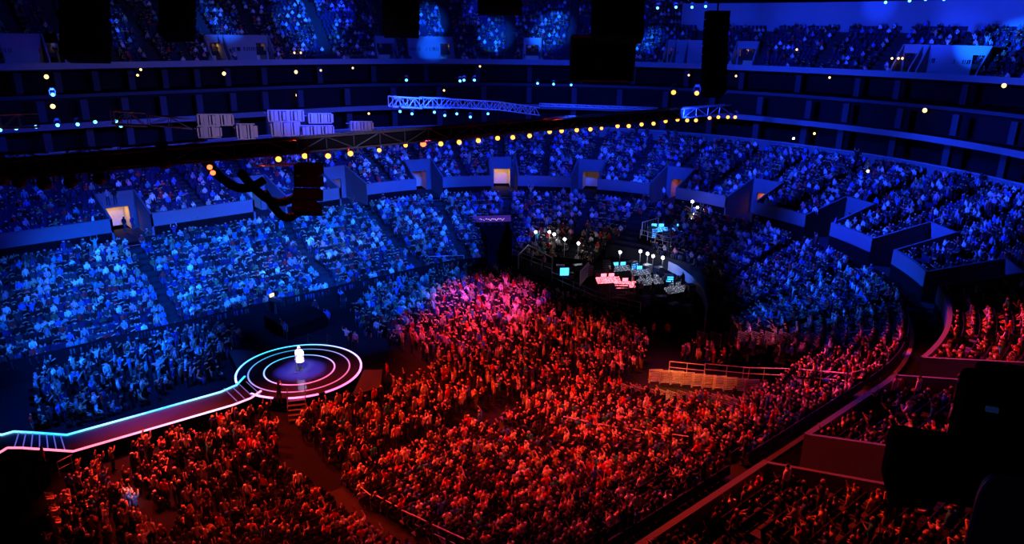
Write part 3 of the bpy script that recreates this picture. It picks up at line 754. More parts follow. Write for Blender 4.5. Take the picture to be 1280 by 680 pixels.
# ------------------------------------------------------------------ crowd barriers
BARM=mat('barrier_metal',(.34,.34,.34),.6,spec=.2)
def barrier_proto():
    c=empty('crowd_barrier',(0,0,0)); m=MB()
    m.path([(-.5,0,0),(-.5,0,1.15),(.5,0,1.15),(.5,0,0)],.03); m.build('frame',BARM,c)
    m=MB()
    for i in range(7): m.box((0,0,.17+i*.145),(.94,.03,.06))
    m.build('slats',BARM,c)
    for s in (-.42,.42):
        m=MB(); m.cyl((s,0,.9),(s,.55,.02),.02); m.box((s,.3,.02),(.05,.65,.03)); m.build('foot',METAL,c)
    return c
BP=None
def barrier_row(q0,q1,n,desc,group,rot=0,h=1.):
    global BP
    for i in range(n):
        f=(i+.5)/n; PP=at_surf(q0[0]+(q1[0]-q0[0])*f,q0[1]+(q1[1]-q0[1])*f)
        p0=at_surf(*q0); p1=at_surf(*q1)
        if BP is None: BP=barrier_proto(); o=BP
        else: o=copy_tree(BP)
        o.location=tuple(PP); o.rotation_euler=(0,0,math.atan2(p1[1]-p0[1],p1[0]-p0[0])+rot); o.scale=(1,1,h)
        tag(o,'%s, %s from its left end'%(desc,ordw(i+1)),'barrier',group)
barrier_row((812,478),(945,493),10,'orange-lit slatted barrier in the far row of the corridor','barriers, far side of the corridor',.25)
barrier_row((776,499),(918,519),10,'orange-lit slatted barrier in the near row of the corridor','barriers, near side of the corridor',.25)
barrier_row((868,432),(1022,437),9,'pale pink-lit barrier before the right stand','barriers before the right stand',.15,h=1.1)
# ------------------------------------------------------------------ handrails
def handrail(pts,label,h=1.0,posts=3,m_=None):
    c=empty('handrail',pts[0]); tag(c,label,'handrail'); o3=np.array(pts[0]); P=[np.array(p)-o3 for p in pts]
    m=MB(); m.path([p+[0,0,h] for p in P],.035); m.build('top_rail',m_ or RAILM,c)
    m=MB(); m.path([p+[0,0,h*.5] for p in P],.028); m.build('mid_rail',m_ or RAILM,c)
    for i in range(posts):
        f=i/(posts-1)*(len(P)-1); k=min(int(f),len(P)-2); q=P[k]+(P[k+1]-P[k])*(f-k); m=MB(); m.cyl(q,q+[0,0,h],.03); m.build('post',m_ or RAILM,c)
def hr_px(x0,y0,x1,y1,z0,z1,label,**k):
    a=at_surf(x0,y0+13);b=at_surf(x1,y1+13); a[2]=surf(a[0],a[1]); handrail([tuple(a),tuple(b)],label,**k)
for (x0,y0,x1,y1,z0,z1,l) in ((452,616,464,625,.6,.7,'short handrail at the foot of the aisle at bottom centre'),(470,626,498,641,.8,1.1,'handrail just below the short one in the bottom centre aisle'),(503,645,533,661,1.3,1.9,'handrail second up the bottom centre aisle'),(541,665,580,684,2.1,2.8,'handrail highest up the bottom centre aisle'),
    (704,525,733,532,2.0,2.4,'handrail lowest in the aisle crossing the red crowd'),(744,534,776,541,2.6,3.0,'second handrail up the aisle crossing the red crowd'),(789,542,826,549,3.2,3.7,'third handrail up the aisle crossing the red crowd'),(839,550,901,560,3.9,4.7,'top handrail of the aisle crossing the red crowd'),
    (836,453,880,458,.6,.6,'handrail at the left of the line above the orange barriers'),(880,456,935,461,1.2,1.2,'handrail second along the line above the orange barriers'),(928,461,984,465,1.8,1.8,'handrail ending the line above the orange barriers'),(996,466,1055,473,2.6,2.6,'handrail with a bright spot beside the blue diagonal wall'),(1062,472,1100,462,3.4,3.4,'short handrail next to the blue diagonal wall'),
    (532,322,580,317,1.3,2.0,'pale handrail at the foot of the far corner stand'),(1050,420,1090,415,2,2.6,'handrail behind the pink barriers'),
    (75,583,108,566,0,0,'handrail of the steps below the catwalk bend'),
    (1165,275,1195,264,8,9,'lower of two blue rails beside the lit entrance on the right'),(1205,260,1240,245,9.3,10.8,'upper of two blue rails beside the lit entrance on the right')):
    hr_px(x0,y0,x1,y1,z0,z1,l)
# aisle edge rails on second tier parapet caps
m=MB(); wallring(m,TMIN,TMAX,-.03,.27,8.44,8.49,skip=lambda t: in_vom(t,0),extra=VX); struct(m.build('trim_5',FASC),'light cap on the parapet')
# tunnel under corner seats
t0,t1=TUN; m=MB()
for t in (t0,t1):
    A=ringP(t,LOW0);B=ringP(t,LOW0+8*LOWD); m.quad((*A,0),(*B,0),(*B,lowz(8)+.3),(*A,lowz(8)+.3)); 
strip(m,t0,t1,LOW0+8*LOWD,0,LOW0+8*LOWD,lowz(8)+.2,step=2)
struct(m.build('wall_tunnel',BLACK),'black mouth of the corner tunnel')
tm=(t0+t1)/2; n=ringN(tm); A=math.atan2(n[1],n[0]); c=ringP(tm,LOW0+8*LOWD-.1)
sg=empty('advertising_sign',(*c,lowz(8)+.5),A-PI/2); tag(sg,'purple lit advertising sign above the black tunnel mouth','sign')
m=MB(); m.box((0,0,0),(4.6,.12,.75)); m.build('panel',mat('purple_sign',(.02,.01,.05),.4,emit=(.18,.06,.6),es=.22),sg)
m=MB(); pts=[(-1.5+i*.1,-.08,-.05+.16*math.sin(i*1.3)*math.cos(i*.45)) for i in range(31)]; m.path(pts,.035); m.build('script_lettering',mat('sign_script',(.1,.1,.1),.4,emit=(.8,.5,1),es=.8),sg)
# black drape filling tunnel front
m=MB(); A_=ringP(t0,LOW0-.2);B_=ringP(t1,LOW0-.2)
m.quad((*A_,0),(*B_,0),(*B_,3.2),(*A_,3.2)); 
# ------------------------------------------------------------------ technical area at the far end
def polyplat(name,pts,z,h,label,cat='platform',rail=True,mt=BLACK):
    c=empty(name,(*pts[0][:2],0)); tag(c,label,cat); o=pts[0]; q=[(p[0]-o[0],p[1]-o[1]) for p in pts]
    m=MB(); k=len(m.v); m.v+=[(*p,z) for p in q]; m.f.append(tuple(range(len(q)))); m.c.append(None); m.build('deck',mt,c)
    m=MB()
    for a,b in zip(q,q[1:]+q[:1]): m.quad((*a,z-h),(*b,z-h),(*b,z),(*a,z))
    m.build('skirt',BLACK,c); return c,q
dk,q=polyplat('technical_platform',[tuple(at_z(x,y,1.6)[:2]) for x,y in ((690,345),(720,330),(775,318),(830,332),(868,358),(882,380),(876,398),(800,392),(745,378))],1.6,1.6,'large black-skirted control platform crowded with desks and screens')
CURB=mat('blue_grey_panel',(.35,.37,.42),.5)
m=MB(); pts=[np.array(at_z(x,y,1.6)) for x,y in ((796,322),(820,330),(845,343),(865,358),(878,374),(883,392),(880,408))]
o0=(pts[0][0],pts[0][1],0); 
for a,b in zip(pts[:-1],pts[1:]):
    m.quad((a[0]-o0[0],a[1]-o0[1],0.6),(b[0]-o0[0],b[1]-o0[1],0.6),(b[0]-o0[0],b[1]-o0[1],2.6),(a[0]-o0[0],a[1]-o0[1],2.6))
sd=m.build('curved_screen',CURB); sd.location=o0; md=sd.modifiers.new('t','SOLIDIFY'); md.thickness=.08; tag(sd,'curved blue-lit screen wall bounding the control platform','screen wall')
p2,q=polyplat('raised_platform',[tuple(at_z(x,y,4.2)[:2]) for x,y in ((797,294),(838,307),(878,292),(838,279))],4.2,4.2,'high black-skirted instrument platform in the far stand')
fr=empty('guard_frame',at_z(802,296,4.2)); tag(fr,'white rectangular guard frame on the high platform','guard frame'); P0=np.array(at_z(802,296,4.2))
A1=np.array(at_z(802,294,4.2));A2=np.array(at_z(822,288,4.2)); m=MB(); m.path([A1-P0,A1-P0+[0,0,1.5],A2-P0+[0,0,1.5],A2-P0],.06); m.build('frame',WHITE,fr)
m=MB(); 
for i in range(1,6): f=i/6; m.cyl(A1+(A2-A1)*f-P0,A1+(A2-A1)*f-P0+[0,0,1.5],.02,5)
m.build('bars',METAL,fr)
for i,(x0,y0,x1,y1,z,l) in enumerate(((800,298,838,309,4.2,'front left railing of the high platform'),(838,309,868,296,4.2,'front right railing of the high platform'),(745,377,800,391,1.6,'front railing of the control platform'),(690,352,745,377,1.6,'left railing of the control platform'),(720,305,775,322,1.6,'dark railing behind the work lamps'),(640,322,690,342,1.6,'pale railing of the purple-lit side platform'))):
    a=at_z(x0,y0,z);b=at_z(x1,y1,z); handrail([tuple(a),tuple(b)],l,posts=5)
p3,q=polyplat('side_platform',[tuple(at_z(x,y,1.6)[:2]) for x,y in ((640,335),(652,322),(692,332),(690,350))],1.6,1.6,'small purple-lit platform at the left of the control area')
A1=np.array(at_z(648,336,1.6));A2=np.array(at_z(690,340,1.6)); Am=np.array(at_z(660,322,1.6))
fr=empty('guard_frame',A1); tag(fr,'white bent guard frame above the purple-lit side platform','guard frame')
m=MB(); m.path([A1-A1,[0,0,1.6],Am-A1+[0,0,1.5],A2-A1+[0,0,1.6],A2-A1],.06); m.build('frame',WHITE,fr)
def desk(px,py,z,w,lab,topm,rz=.5,screens=2,scr=CYS):
    P=at_z(px,py,z); c=empty('mixing_desk',P,rz); tag(c,lab,'mixing desk'); m=MB(); m.box((0,0,.85),(w,.9,.12),[[1,0,0],[0,.95,.3],[0,-.3,.95]]); m.build('control_surface',topm,c)
    m=MB(); m.box((-w/2+.1,0,.4),(.1,.7,.8)); m.build('leg',DKMET,c); m=MB(); m.box((w/2-.1,0,.4),(.1,.7,.8)); m.build('leg',DKMET,c)
    for i in range(screens):
        m=MB(); m.box(((i-(screens-1)/2)*.8,.4,1.25),(.62,.06,.4)); o=m.build('monitor',DKMET,c); k=MB(); k.box(((i-(screens-1)/2)*.8,.36,1.25),(.56,.02,.34)); k.build('display',scr,o)
def dots(name,col,st,thr=.55,sc_=9):
    m=mat(name,(.02,.02,.025),.5,emit=col,es=st); nt=m.node_tree; b=nt.nodes['Principled BSDF']; tc=nt.nodes.new('ShaderNodeTexCoord'); v=nt.nodes.new('ShaderNodeTexNoise'); v.inputs['Scale'].default_value=sc_; v.inputs['Detail'].default_value=1
    r=nt.nodes.new('ShaderNodeMapRange'); r.inputs[1].default_value=thr; r.inputs[2].default_value=thr+.12; r.inputs[3].default_value=.03*st; r.inputs[4].default_value=st
    nt.links.new(tc.outputs['Object'],v.inputs['Vector']); nt.links.new(v.outputs['Fac'],r.inputs[0]); nt.links.new(r.outputs[0],b.inputs['Emission Strength']); return m
GL=dots('glowing_faders',(.6,.65,.9),1.2,.56); PKD=dots('pink_faders',(1,.16,.22),4,.42); BLD=dots('blue_faders',(.05,.3,1),4,.48)
desk(760,360,1.6,2.4,'pink-lit mixing desk at the front left of the control platform',PKD,-.55,2,PKS); desk(782,366,1.6,2.2,'pink-lit mixing desk right beside the first pink one',PKD,-.55,1,PKS)
desk(812,362,1.6,2.6,'pale mixing desk in the middle of the control platform',GL,-.45,3,GL); desk(845,372,1.6,2.4,'pale mixing desk near the curved screen wall',GL,-.3,2,GL)
desk(775,345,1.6,2.2,'cyan-lit desk at the back of the control platform',GL,-.5,2,CYS); desk(800,350,1.6,2.,'cyan-lit desk behind the pale middle desk',GL,-.5,1,CYS)
desk(822,296,4.2,2.2,'bright blue instrument desk on the high platform',BLD,-.7,2,CYS); desk(850,296,4.2,1.8,'dim blue instrument desk on the high platform',BLD,-.3,1,CYS)
def panel(px,py,z,w,h,ang,lab,mt,name='slatted_panel'):
    P=at_z(px,py,z); c=empty(name,P,ang); tag(c,lab,'panel'); m=MB(); m.path([(-w/2,0,0),(-w/2,0,h),(w/2,0,h),(w/2,0,0)],.05); m.build('frame',WHITE,c)
    m=MB()
    for i in range(6): m.box((0,0,h*(i+.7)/6.5),(w*.95,.04,h*.09))
    m.build('slats',mt,c)
panel(730,352,1.6,3.2,1.6,.5,'pale slatted panel standing left of the pink desks',CURB); panel(773,379,1.2,1.8,1.9,-.7,'white slatted panel at the front corner of the control platform',CURB)
sc_=at_z(705,352,1.6); c=empty('video_monitor',sc_,-.6); tag(c,'bright cyan monitor glowing left of the slatted panel','monitor'); m=MB(); m.box((0,0,1.1),(1.0,.1,.9)); m.build('housing',DKMET,c); m=MB(); m.box((0,-.07,1.1),(.9,.02,.8)); m.build('display',CYS,c); m=MB(); m.cyl((0,0,0),(0,0,.8),.05); m.build('stand',DKMET,c)
m=MB(); 
# work lamps on poles
WL=[(669,291,316),(686,291,318),(692,294,320),(705,300,325),(722,305,328),(774,316,334),(799,315,336),(808,318,338),(815,321,340),(827,323,342),(862,255,290),(869,262,291),(878,265,292),(866,270,292),(861,275,293)]
for i,(x,y,yb) in enumerate(WL):
    zb=4.2 if x>855 else 1.6; B=at_z(x,yb,zb); Ht=(yb-y)/FPX*np.linalg.norm(B-CAM)/.93
    c=empty('work_lamp',B); place=['farthest left of the work lamps','left one of a close pair','right one of a close pair','lamp alone right of the pair','lamp before the dark railing','lone lamp left of the row of four','first of the row of four','second of the row of four','third of the row of four','last of the row of four','highest lamp by the high platform','second highest by the high platform','right lamp by the high platform','middle lamp by the high platform','lowest lamp by the high platform'][i]
    tag(c,'bright white work lamp on a pole, '+place,'lamp','white work lamps of the control area')
    m=MB(); m.cyl((0,0,0),(0,0,Ht),.035); m.build('pole',METAL,c); m=MB(); m.sph((0,0,Ht),.17,10,6); m.build('bulb',WHL,c,True); m=MB(); m.cyl((0,0,0),(0,0,.06),.3,12); m.build('base',DKMET,c)
    if i in (1,4,5,7,9,11,13):
        L=bpy.data.lights.new('work_glow','POINT'); L.energy=60; L.color=(.8,.85,1); L.shadow_soft_size=.2; lo=bpy.data.objects.new('work_glow',L); COL.objects.link(lo); lo.location=(B[0],B[1],B[2]+Ht-.35)
# technicians
TEC=[(770,356,1.6,5),(790,362,1.6,0),(820,358,1.6,0),(838,366,1.6,5),(800,372,1.6,0),(852,360,1.6,0),(828,292,4.2,0),(845,288,4.2,0),(665,330,1.6,0),(680,338,1.6,0),(740,372,0,0),(762,392,0,0),(816,424,0,0),(833,425,0,0),(856,380,1.6,0)]
for i,(x,y,z,p) in enumerate(TEC):
    P=at_z(x,y,z); c=[0,2,0,3,2,0,5,2,2,8,0,6,8,6,0][i]
    where=['at the left pink desk','at the right pink desk','behind the middle pale desk','seated by the middle pale desk','before the middle pale desk','beside the curved screen wall','at the bright blue instrument desk','at the back of the high platform','on the purple-lit side platform, left','on the purple-lit side platform, right','on the floor below the slatted panel','on the floor before the platform corner','on the dark floor, pink-lit','on the dark floor, red-lit','at the pale desk near the screen wall'][i]
    person(P[0],P[1],z,PI-TH+random.uniform(-1,1)+PI/2,p,c,0,i%3,'crew person in %s top %s'%(CLOTH[c][0],where),fem=i%2==0)
def case(px,py,z,w,h,lab,mt,nm='equipment_rack'):
    P=at_z(px,py,z); c=empty(nm,P,random.uniform(-.9,.2)); tag(c,lab,'equipment'); m=MB(); m.box((0,0,h/2+.06),(w,.7,h)); m.build('cabinet',DKMET,c)
    m=MB()
    for q in range(max(2,int(h/.22))): m.box((0,-.36,.16+q*.22),(w*.85,.03,.11))
    m.build('front_panel',mt,c); m=MB(); m.path([(-w*.3,-.38,h+.02),(-w*.3,-.38,h+.12),(w*.3,-.38,h+.12),(w*.3,-.38,h+.02)],.025); m.build('handle',METAL,c)
GR=mat('grey_front',(.3,.3,.33),.5)
for i,(px,py,w,h,mt_,l) in enumerate(((735,345,.9,1.1,GR,'left of the pink desks'),(748,348,.8,.7,GR,'just behind the left pink desk'),(722,338,1.1,.6,GR,'at the left rear of the control platform'),(758,342,.7,1.4,GR,'tall one behind the pink desks'),(790,336,1.2,.8,BLD,'blue-fronted, at the rear of the control platform'),(808,341,.9,.9,GR,'behind the cyan desks'),(822,348,.8,1.2,GR,'between cyan desk and curved screen'),(836,352,.9,.7,CYS,'cyan-fronted, by the curved screen'),(850,358,.8,1.,GR,'by the right of the curved screen'),(826,378,1.,.6,GR,'low one at the front right of the platform'),(806,382,.9,.9,GR,'front middle of the control platform'),(842,386,1.1,.5,GR,'wide flat one near the platform front'),(862,372,.7,1.3,GR,'tall one at the far right of the platform'),(788,376,.9,.7,GR,'right of the slatted corner panel'),(858,392,.9,.8,GR,'at the right front corner'),(700,342,.9,.9,GR,'left of the cyan monitor'),(712,348,.8,.6,GR,'beside the cyan monitor foot'))):
    case(px,py,1.6,w,h,'equipment rack '+l,mt_)
for i,(px,py,w,h,mt_,l) in enumerate(((815,297,.8,1.2,BLD,'blue-fronted at the left of the high platform'),(833,300,.9,.9,GR,'grey at the front of the high platform'),(862,292,.9,.9,BLD,'blue-fronted at the right of the high platform'),(846,284,.8,1.3,GR,'tall grey at the back of the high platform'))): case(px,py,4.2,w,h,'equipment rack '+l,mt_)
for i,(px,py,l) in enumerate(((765,348,'by the tall rack behind the pink desks'),(803,345,'by the cyan desk'),(830,362,'right of the pale desk'),(846,366,'near the curved screen'),(815,372,'before the pale desk'),(795,372,'right of the pink desks'),(868,384,'at the right end of the control platform'),(730,340,'left rear of the control platform'))):
    P=at_z(px,py,1.6); person(P[0],P[1],1.6,random.uniform(0,6),[0,5,0,3,0,0,5,0][i],[1,0,2,3,0,5,0,1][i],1,0,'crew person in %s top %s'%(CLOTH[[1,0,2,3,0,5,0,1][i]][0],l))
# people round the stage
ST=[(357,425,5,2,'tall'),(428,383,5,2,''),(352,420,0,3,''),(410,408,5,2,''),(430,385,0,0,''),(434,432,2,2,''),(440,436,0,0,''),(445,437,8,0,''),(485,478,6,0,''),(57,588,6,0,''),(350,505,0,4,''),(336,398,0,0,''),(395,395,7,0,''),(466,395,5,0,''),(462,430,0,0,''),(270,612,0,2,''),(165,640,2,1,''),(42,545,6,0,''),(435,605,10,0,''),(62,462,6,5,'')]
SL=['person standing in blue light on the far stage platform','person in blue striding across the floor beyond the stage','person standing with hands clasped up behind the stage','person standing on the open floor beyond the stage','dark-dressed person right behind the blue one','brightly lit person in white at the right rear of the stage','dark-dressed person next to the white one by the stage','smaller person furthest right in the trio by the stage','person in glowing red at the right end of the platform','red-lit person below the catwalk bend','violet-lit person on the near stage steps','dark person on the blue floor left of the stage','maroon person on the floor straight beyond the stage','person in blue at the edge of the pit beyond the stage','black-clad person between the stage and the red crowd','orange-lit person with arms up in the red crowd','person in brilliant white with arms flung wide in the front crowd','person in red above the catwalk beginning','person in olive at the head of the bottom aisle','seated person in red at the far left floor edge']
for i,(x,y,c,p,_) in enumerate(ST):
    P=at_z(x,y,0 if i not in(0,10) else .9); 
    pose={16:1}.get(i,p if p<9 else 0)
    person(P[0],P[1],P[2],math.atan2(48.8-P[1],21-P[0])-PI/2 if i!=16 else 2.2,pose,c,0,0,SL[i],fem=i%2==1)
for i,(x,y,c,l) in enumerate(((150,288,0,'dark figure at the left side of the yellow-lit entrance'),(157,291,0,'dark figure standing in front of the yellow-lit entrance'),(167,290,4,'navy figure at the right of the yellow-lit entrance'),(119,292,2,'person in white on the walkway left of the yellow-lit entrance'),(141,287,3,'person in grey on the walkway near the yellow-lit entrance'),(640,228,0,'dark figure in the tall yellow entrance of the far end'),(829,250,2,'person in white on the walkway of the far right corner'),(1015,290,2,'person in white on the walkway at right, by the stair gap'),(1042,292,5,'person in blue on the walkway at right, before the parapet'),(1118,385,8,'pink-lit person in the dark gap at right'))):
    P=at_surf(x,y); person(P[0],P[1],P[2],random.uniform(0,6),0,c,0,0,l,fem=i%2==0)
# tv camera platform (left of centre, behind the stage)
pl=fpoly([(330,395),(385,380),(412,392),(360,410)],1.2); c,q=polyplat('camera_platform',pl,1.2,1.2,'dark low camera platform beyond the round stage')
P=at_z(345,392,1.2); c=empty('broadcast_camera',P,.4); tag(c,'broadcast camera on a pedestal with a bright display beyond the stage','camera')
m=MB(); m.cyl((0,0,0),(0,0,1.2),.12,10,.06); m.build('pedestal',DKMET,c); m=MB(); m.box((0,0,1.4),(.35,.8,.4)); m.build('body',DKMET,c); m=MB(); m.cyl((0,-.4,1.4),(0,-.8,1.4),.13,12); m.build('lens',DKMET,c); m=MB(); m.box((0,.3,1.75),(.5,.06,.3)); m.build('viewfinder',YEL,c)
# ------------------------------------------------------------------ trusses
def truss(a,b,w,h,label,m_=TRUSSM,seg=1.2,r=.05,cov=None):
    a=np.array(a,float);b=np.array(b,float); d=b-a;L=np.linalg.norm(d);u=d/L; s=np.cross(u,[0,0,1.]);s/=np.linalg.norm(s); up=np.array([0,0,1.])
    c=empty('lighting_truss',a); tag(c,label,'truss'); n=max(2,int(L/seg)); P=lambda f,i,j: u*L*f+s*w*(i-.5)+up*h*(j-.5)
    m=MB()
    for i in (0,1):
        for j in (0,1): m.cyl(P(0,i,j),P(1,i,j),r,6)
    m.build('chords',m_,c); m=MB()
    for k in range(n):
        f0,f1=k/n,(k+1)/n
        for i in (0,1): m.cyl(P(f0,i,k%2),P(f1,i,(k+1)%2),r*.6,5); m.cyl(P(f0,i,0),P(f0,i,1),r*.6,5)
        for j in (0,1): m.cyl(P(f0,k%2,j),P(f1,(k+1)%2,j),r*.6,5)
    m.build('braces',m_,c)
    if cov:
        m=MB(); A=[list(u),list(s),[0,0,1]]; m.box(u*L/2,(L,w*.8,h*.7),A); m.build('cable_bundle',BLACK,c)
    return c
truss((0,45,19.0),(69,45,18.4),.8,.9,'long dark main truss carrying the row of amber lamps',DKMET,2.0,.07,cov=1)
def tpx(x0,y0,x1,y1,Y,w,h,label,**k):
    truss(at_y(x0,y0,Y),at_y(x1,y1,Y),w,h,label,**k)
tpx(141,147,181,149,58,.9,.95,'short bright blue-lit box truss at the upper left',seg=1.0,r=.07)
tpx(186,150,238,155,58,.6,.7,'dim short truss right of the bright box truss',seg=1.,m_=METAL)
tpx(0,152,48,150,58,.6,.9,'dim truss at the far left above the stands',seg=1.,m_=METAL)
tpx(488,127,525,129,66,.8,1.0,'bright left section of the curved rear truss',seg=.9,r=.08)
tpx(527,128,560,129,66,.8,1.0,'second section of the curved rear truss',seg=.9,r=.07)
tpx(561,129,620,132,66,.7,.9,'middle section of the curved rear truss',seg=.9,r=.05)
tpx(621,132,672,139,66,.7,.9,'lower right section of the curved rear truss',seg=.8,r=.06)
tpx(676,131,820,136,66,.5,.3,'thin straight truss to the right of the curved one',seg=1.5,r=.05)
tpx(0,196,60,194,46,.5,.35,'thin pale pipe truss at the far left',seg=1.5); tpx(84,190,140,187,46,.4,.3,'thin bright pipe truss at the left',seg=1.5); tpx(149,187,258,178,46,.4,.3,'long thin pale pipe truss beside the lamp row start',seg=1.5)
tpx(316,199,374,197,47,.8,.9,'white zigzag truss just left of the first amber lamp',seg=1.0,r=.05)
# motor hoists / folded lift frames hanging over the left (vertical slatted racks)
RACKM=mat('matt_grey_slats',(.36,.33,.42),.8,spec=.1)
def rack(x0,y0,x1,y1,Y,label,n):
    A=at_y(x0,y0,Y);B=at_y(x1,y0,Y);H=(A-at_y(x0,y1,Y))[2]; c=empty('hanging_rack',A); tag(c,label,'rack'); d=B-A
    m=MB(); m.path([(0,0,0),tuple(d)],.06); m.path([(0,0,-H),tuple(d+[0,0,-H])],.06); m.path([(0,.8,-H*.3),tuple(d+[0,.8,-H*.3])],.05); m.build('frame',RACKM,c)
    for i in range(n+1):
        f=i/n; m=MB(); q=d*f; m.box((q[0],q[1],q[2]-H*.5),(.14+.1*(i%3),.25,H*random.uniform(.75,1))); m.build('slat',RACKM,c)
for (x0,y0,x1,y1,l,n) in ((246,143,290,157,'top left of the grey hanging racks over the stands',9),(295,155,318,174,'lower small grey rack right of the leftmost one',5),(334,138,378,152,'upper middle grey hanging rack',9),(338,152,372,170,'lower middle grey hanging rack',8),(385,142,414,154,'upper right of the grey hanging racks',7),(374,157,416,170,'lower right of the grey hanging racks',9),(438,152,465,163,'small dim hanging rack right of the grey group',6),(246,158,275,172,'lower left grey hanging rack',6)):
    rack(x0,y0,x1,y1,60,l,n)
# moving heads
def head_proto(lens):
    c=empty('moving_head_light',(0,0,0)); m=MB(); m.box((0,0,-.1),(.34,.34,.18)); m.build('base',DKMET,c)
    m=MB(); m.box((-.24,0,-.42),(.05,.14,.5)); m.box((.24,0,-.42),(.05,.14,.5)); m.box((0,0,-.2),(.5,.14,.05)); m.build('yoke',DKMET,c)
    m=MB(); m.cyl((0,.22,-.5),(0,-.22,-.62),.14,10,.19); hd=m.build('head',DKMET,c); m=MB(); m.sph((0,-.24,-.63),.175,10,6,1,.5,1); m.build('lens',lens,hd,True)
    return c
PH={}
def headlight(P,lens,label,group,s=1.):
    k=lens.name
    if k not in PH: PH[k]=head_proto(lens); o=PH[k]
    else: o=copy_tree(PH[k])
    a=math.atan2(-P[1],-P[0]); o.location=(P[0],P[1],P[2]+.62*s); o.rotation_euler=(0,0,a+PI/2); o.scale=(s,)*3; tag(o,label,'stage light',group)
AL=[(348,198),(381,194),(410,194),(438,191),(474,187),(507,181),(551,179),(574,177),(598,175),(622,172),(641,171),(662,169),(687,164),(702,163),(721,162),(738,161),(752,160),(772,157),(786,157),(802,155),(817,154),(832,151),(847,149),(859,150),(870,150),(887,147),(898,146),(910,146),(919,146)]
for i,(x,y) in enumerate(AL): headlight(at_y(x,y,45.),AMB,'glowing amber stage light under the main truss, %s from its left end'%ordw(i+1),'amber lights on the main truss',.85 if i in(4,5,16) else 1.05)
headlight(at_y(529,179,45.),REDL,'bright red stage light in the amber row of the main truss','red stage lights',1.25)
for i,(x,y) in enumerate(((842,115),(871,116),(902,117))): headlight(at_y(x,y,45.),AMB,'orange stage light above the main row, %s'%['left','middle','right'][i],'orange lights above the main truss',1.3)
OFFL=mat('dark_lens',(.03,.015,.01),.3)
for i,(x,y) in enumerate(((2,222),(24,226),(55,228),(88,226),(124,222),(205,203))): headlight(at_y(x,y,45.),OFFL,'unlit reddish-brown stage light on the left truss end, %s from left'%ordw(i+1),'unlit lights on the main truss',1.9)
CL=[(0,162),(20,160),(45,158),(72,156),(97,155),(119,152),(145,151),(151,157),(500,139),(515,142),(543,140),(556,144),(571,142),(588,146),(610,142),(672,104),(692,105),(714,106),(575,101),(580,100),(593,100),(508,100),(66,118)]
for i,(x,y) in enumerate(CL): headlight(at_y(x,y,64.),CYL,'small cyan stage light on the rear rig, %s from left'%ordw(sorted(c[0] for c in CL).index(x)+1),'cyan pinpoint lights on the rear rig',.75)
for i,(x,y) in enumerate(((822,10),(845,9),(865,9),(882,8),(1107,3),(1137,1),(1157,-1),(1180,-1))): headlight(at_r(x,y,84.),CYL,'cyan light near the roof on the right, %s from left'%ordw(i+1),'cyan roof lights',.8)
for i,(x,y) in enumerate(((262,208),(266,215))): headlight(at_y(x,y,45.),REDL,'red glowing stage light on the left rig, %s'%['upper','lower'][i],'red lights of the left rig',.9)
# hanging black pieces
def hang(name,x0,y0,x1,y1,r,label,cat,depth=1.5,parts='box'):
    C=at_r((x0+x1)/2,(y0+y1)/2,r); w=(x1-x0)/FPX*r; h=(y1-y0)/FPX*r; c=empty(name,(C[0],C[1],C[2]-h/2),-TH); tag(c,label,cat)
    if parts=='screen':
        m=MB(); m.box((0,0,h/2),(w,depth,h)); m.build('cabinet',BLACK,c); m=MB(); m.path([(-w/2,-depth/2,0),(w/2,-depth/2,0),(w/2,-depth/2,h),(-w/2,-depth/2,h),(-w/2,-depth/2,0)],.12); m.build('frame',DKMET,c)
        for s in (-1,1): m=MB(); m.cyl((s*w*.4,0,h),(s*w*.4,0,41-(C[2]-h/2)),.05); m.build('hanging_cable',DKMET,c)
    else:
        n=max(3,int(h/.55))
        for i in range(n):
            f=(i+.5)/n; off=-1.2*(1-f)**2; m=MB(); a=-.5*(1-f); m.box((0,off,h*f),(w,depth,h/n*.9),[[1,0,0],[0,math.cos(a),math.sin(a)],[0,-math.sin(a),math.cos(a)]]); m.build('speaker_cabinet',BLACK,c)
        m=MB(); m.cyl((0,0,h),(0,0,h+1.2),.06); m.build('hanging_cable',DKMET,c)
hang('hanging_video_screen',715,48,789,98,62,'black hanging video screen seen from behind, top centre','screen',1.2,'screen')
hang('speaker_array',880,20,904,112,60,'tall black hanging speaker column right of the video screen','speaker',1.4)
hang('speaker_array',374,205,402,262,40,'curved black hanging speaker array over the left stands','speaker',1.2)
hang('speaker_array',742,-40,800,44,55,'black speaker cluster at the roof above the video screen','speaker',1.4)
hang('speaker_array',600,-30,650,12,60,'black speaker cluster at the roof left of the video screen','speaker',1.4)
hang('speaker_array',482,-40,522,38,62,'black speaker cluster at the roof, upper middle left','speaker',1.4)
hang('speaker_array',88,-30,130,62,62,'black speaker column at the roof, upper left corner','speaker',1.4)
hang('speaker_array',208,-30,240,40,66,'black speaker column second from the upper left corner','speaker',1.4)
m=MB()
for i,(x0,y0,x1,y1) in enumerate(((300,215,372,245),(255,200,330,225),(330,240,376,262))):
    A=at_y(x0,y0,46.);B=at_y(x1,y1,46.); c=empty('cable_loom',A); tag(c,'sagging black cable loom over the left stands, %s'%['middle','upper','lower'][i],'cables'); D=B-A
    m=MB(); m.path([tuple(D*f+np.array([0,0,-1.1*math.sin(PI*f)])) for f in np.linspace(0,1,9)],.28,8); m.build('cable',BLACK,c)
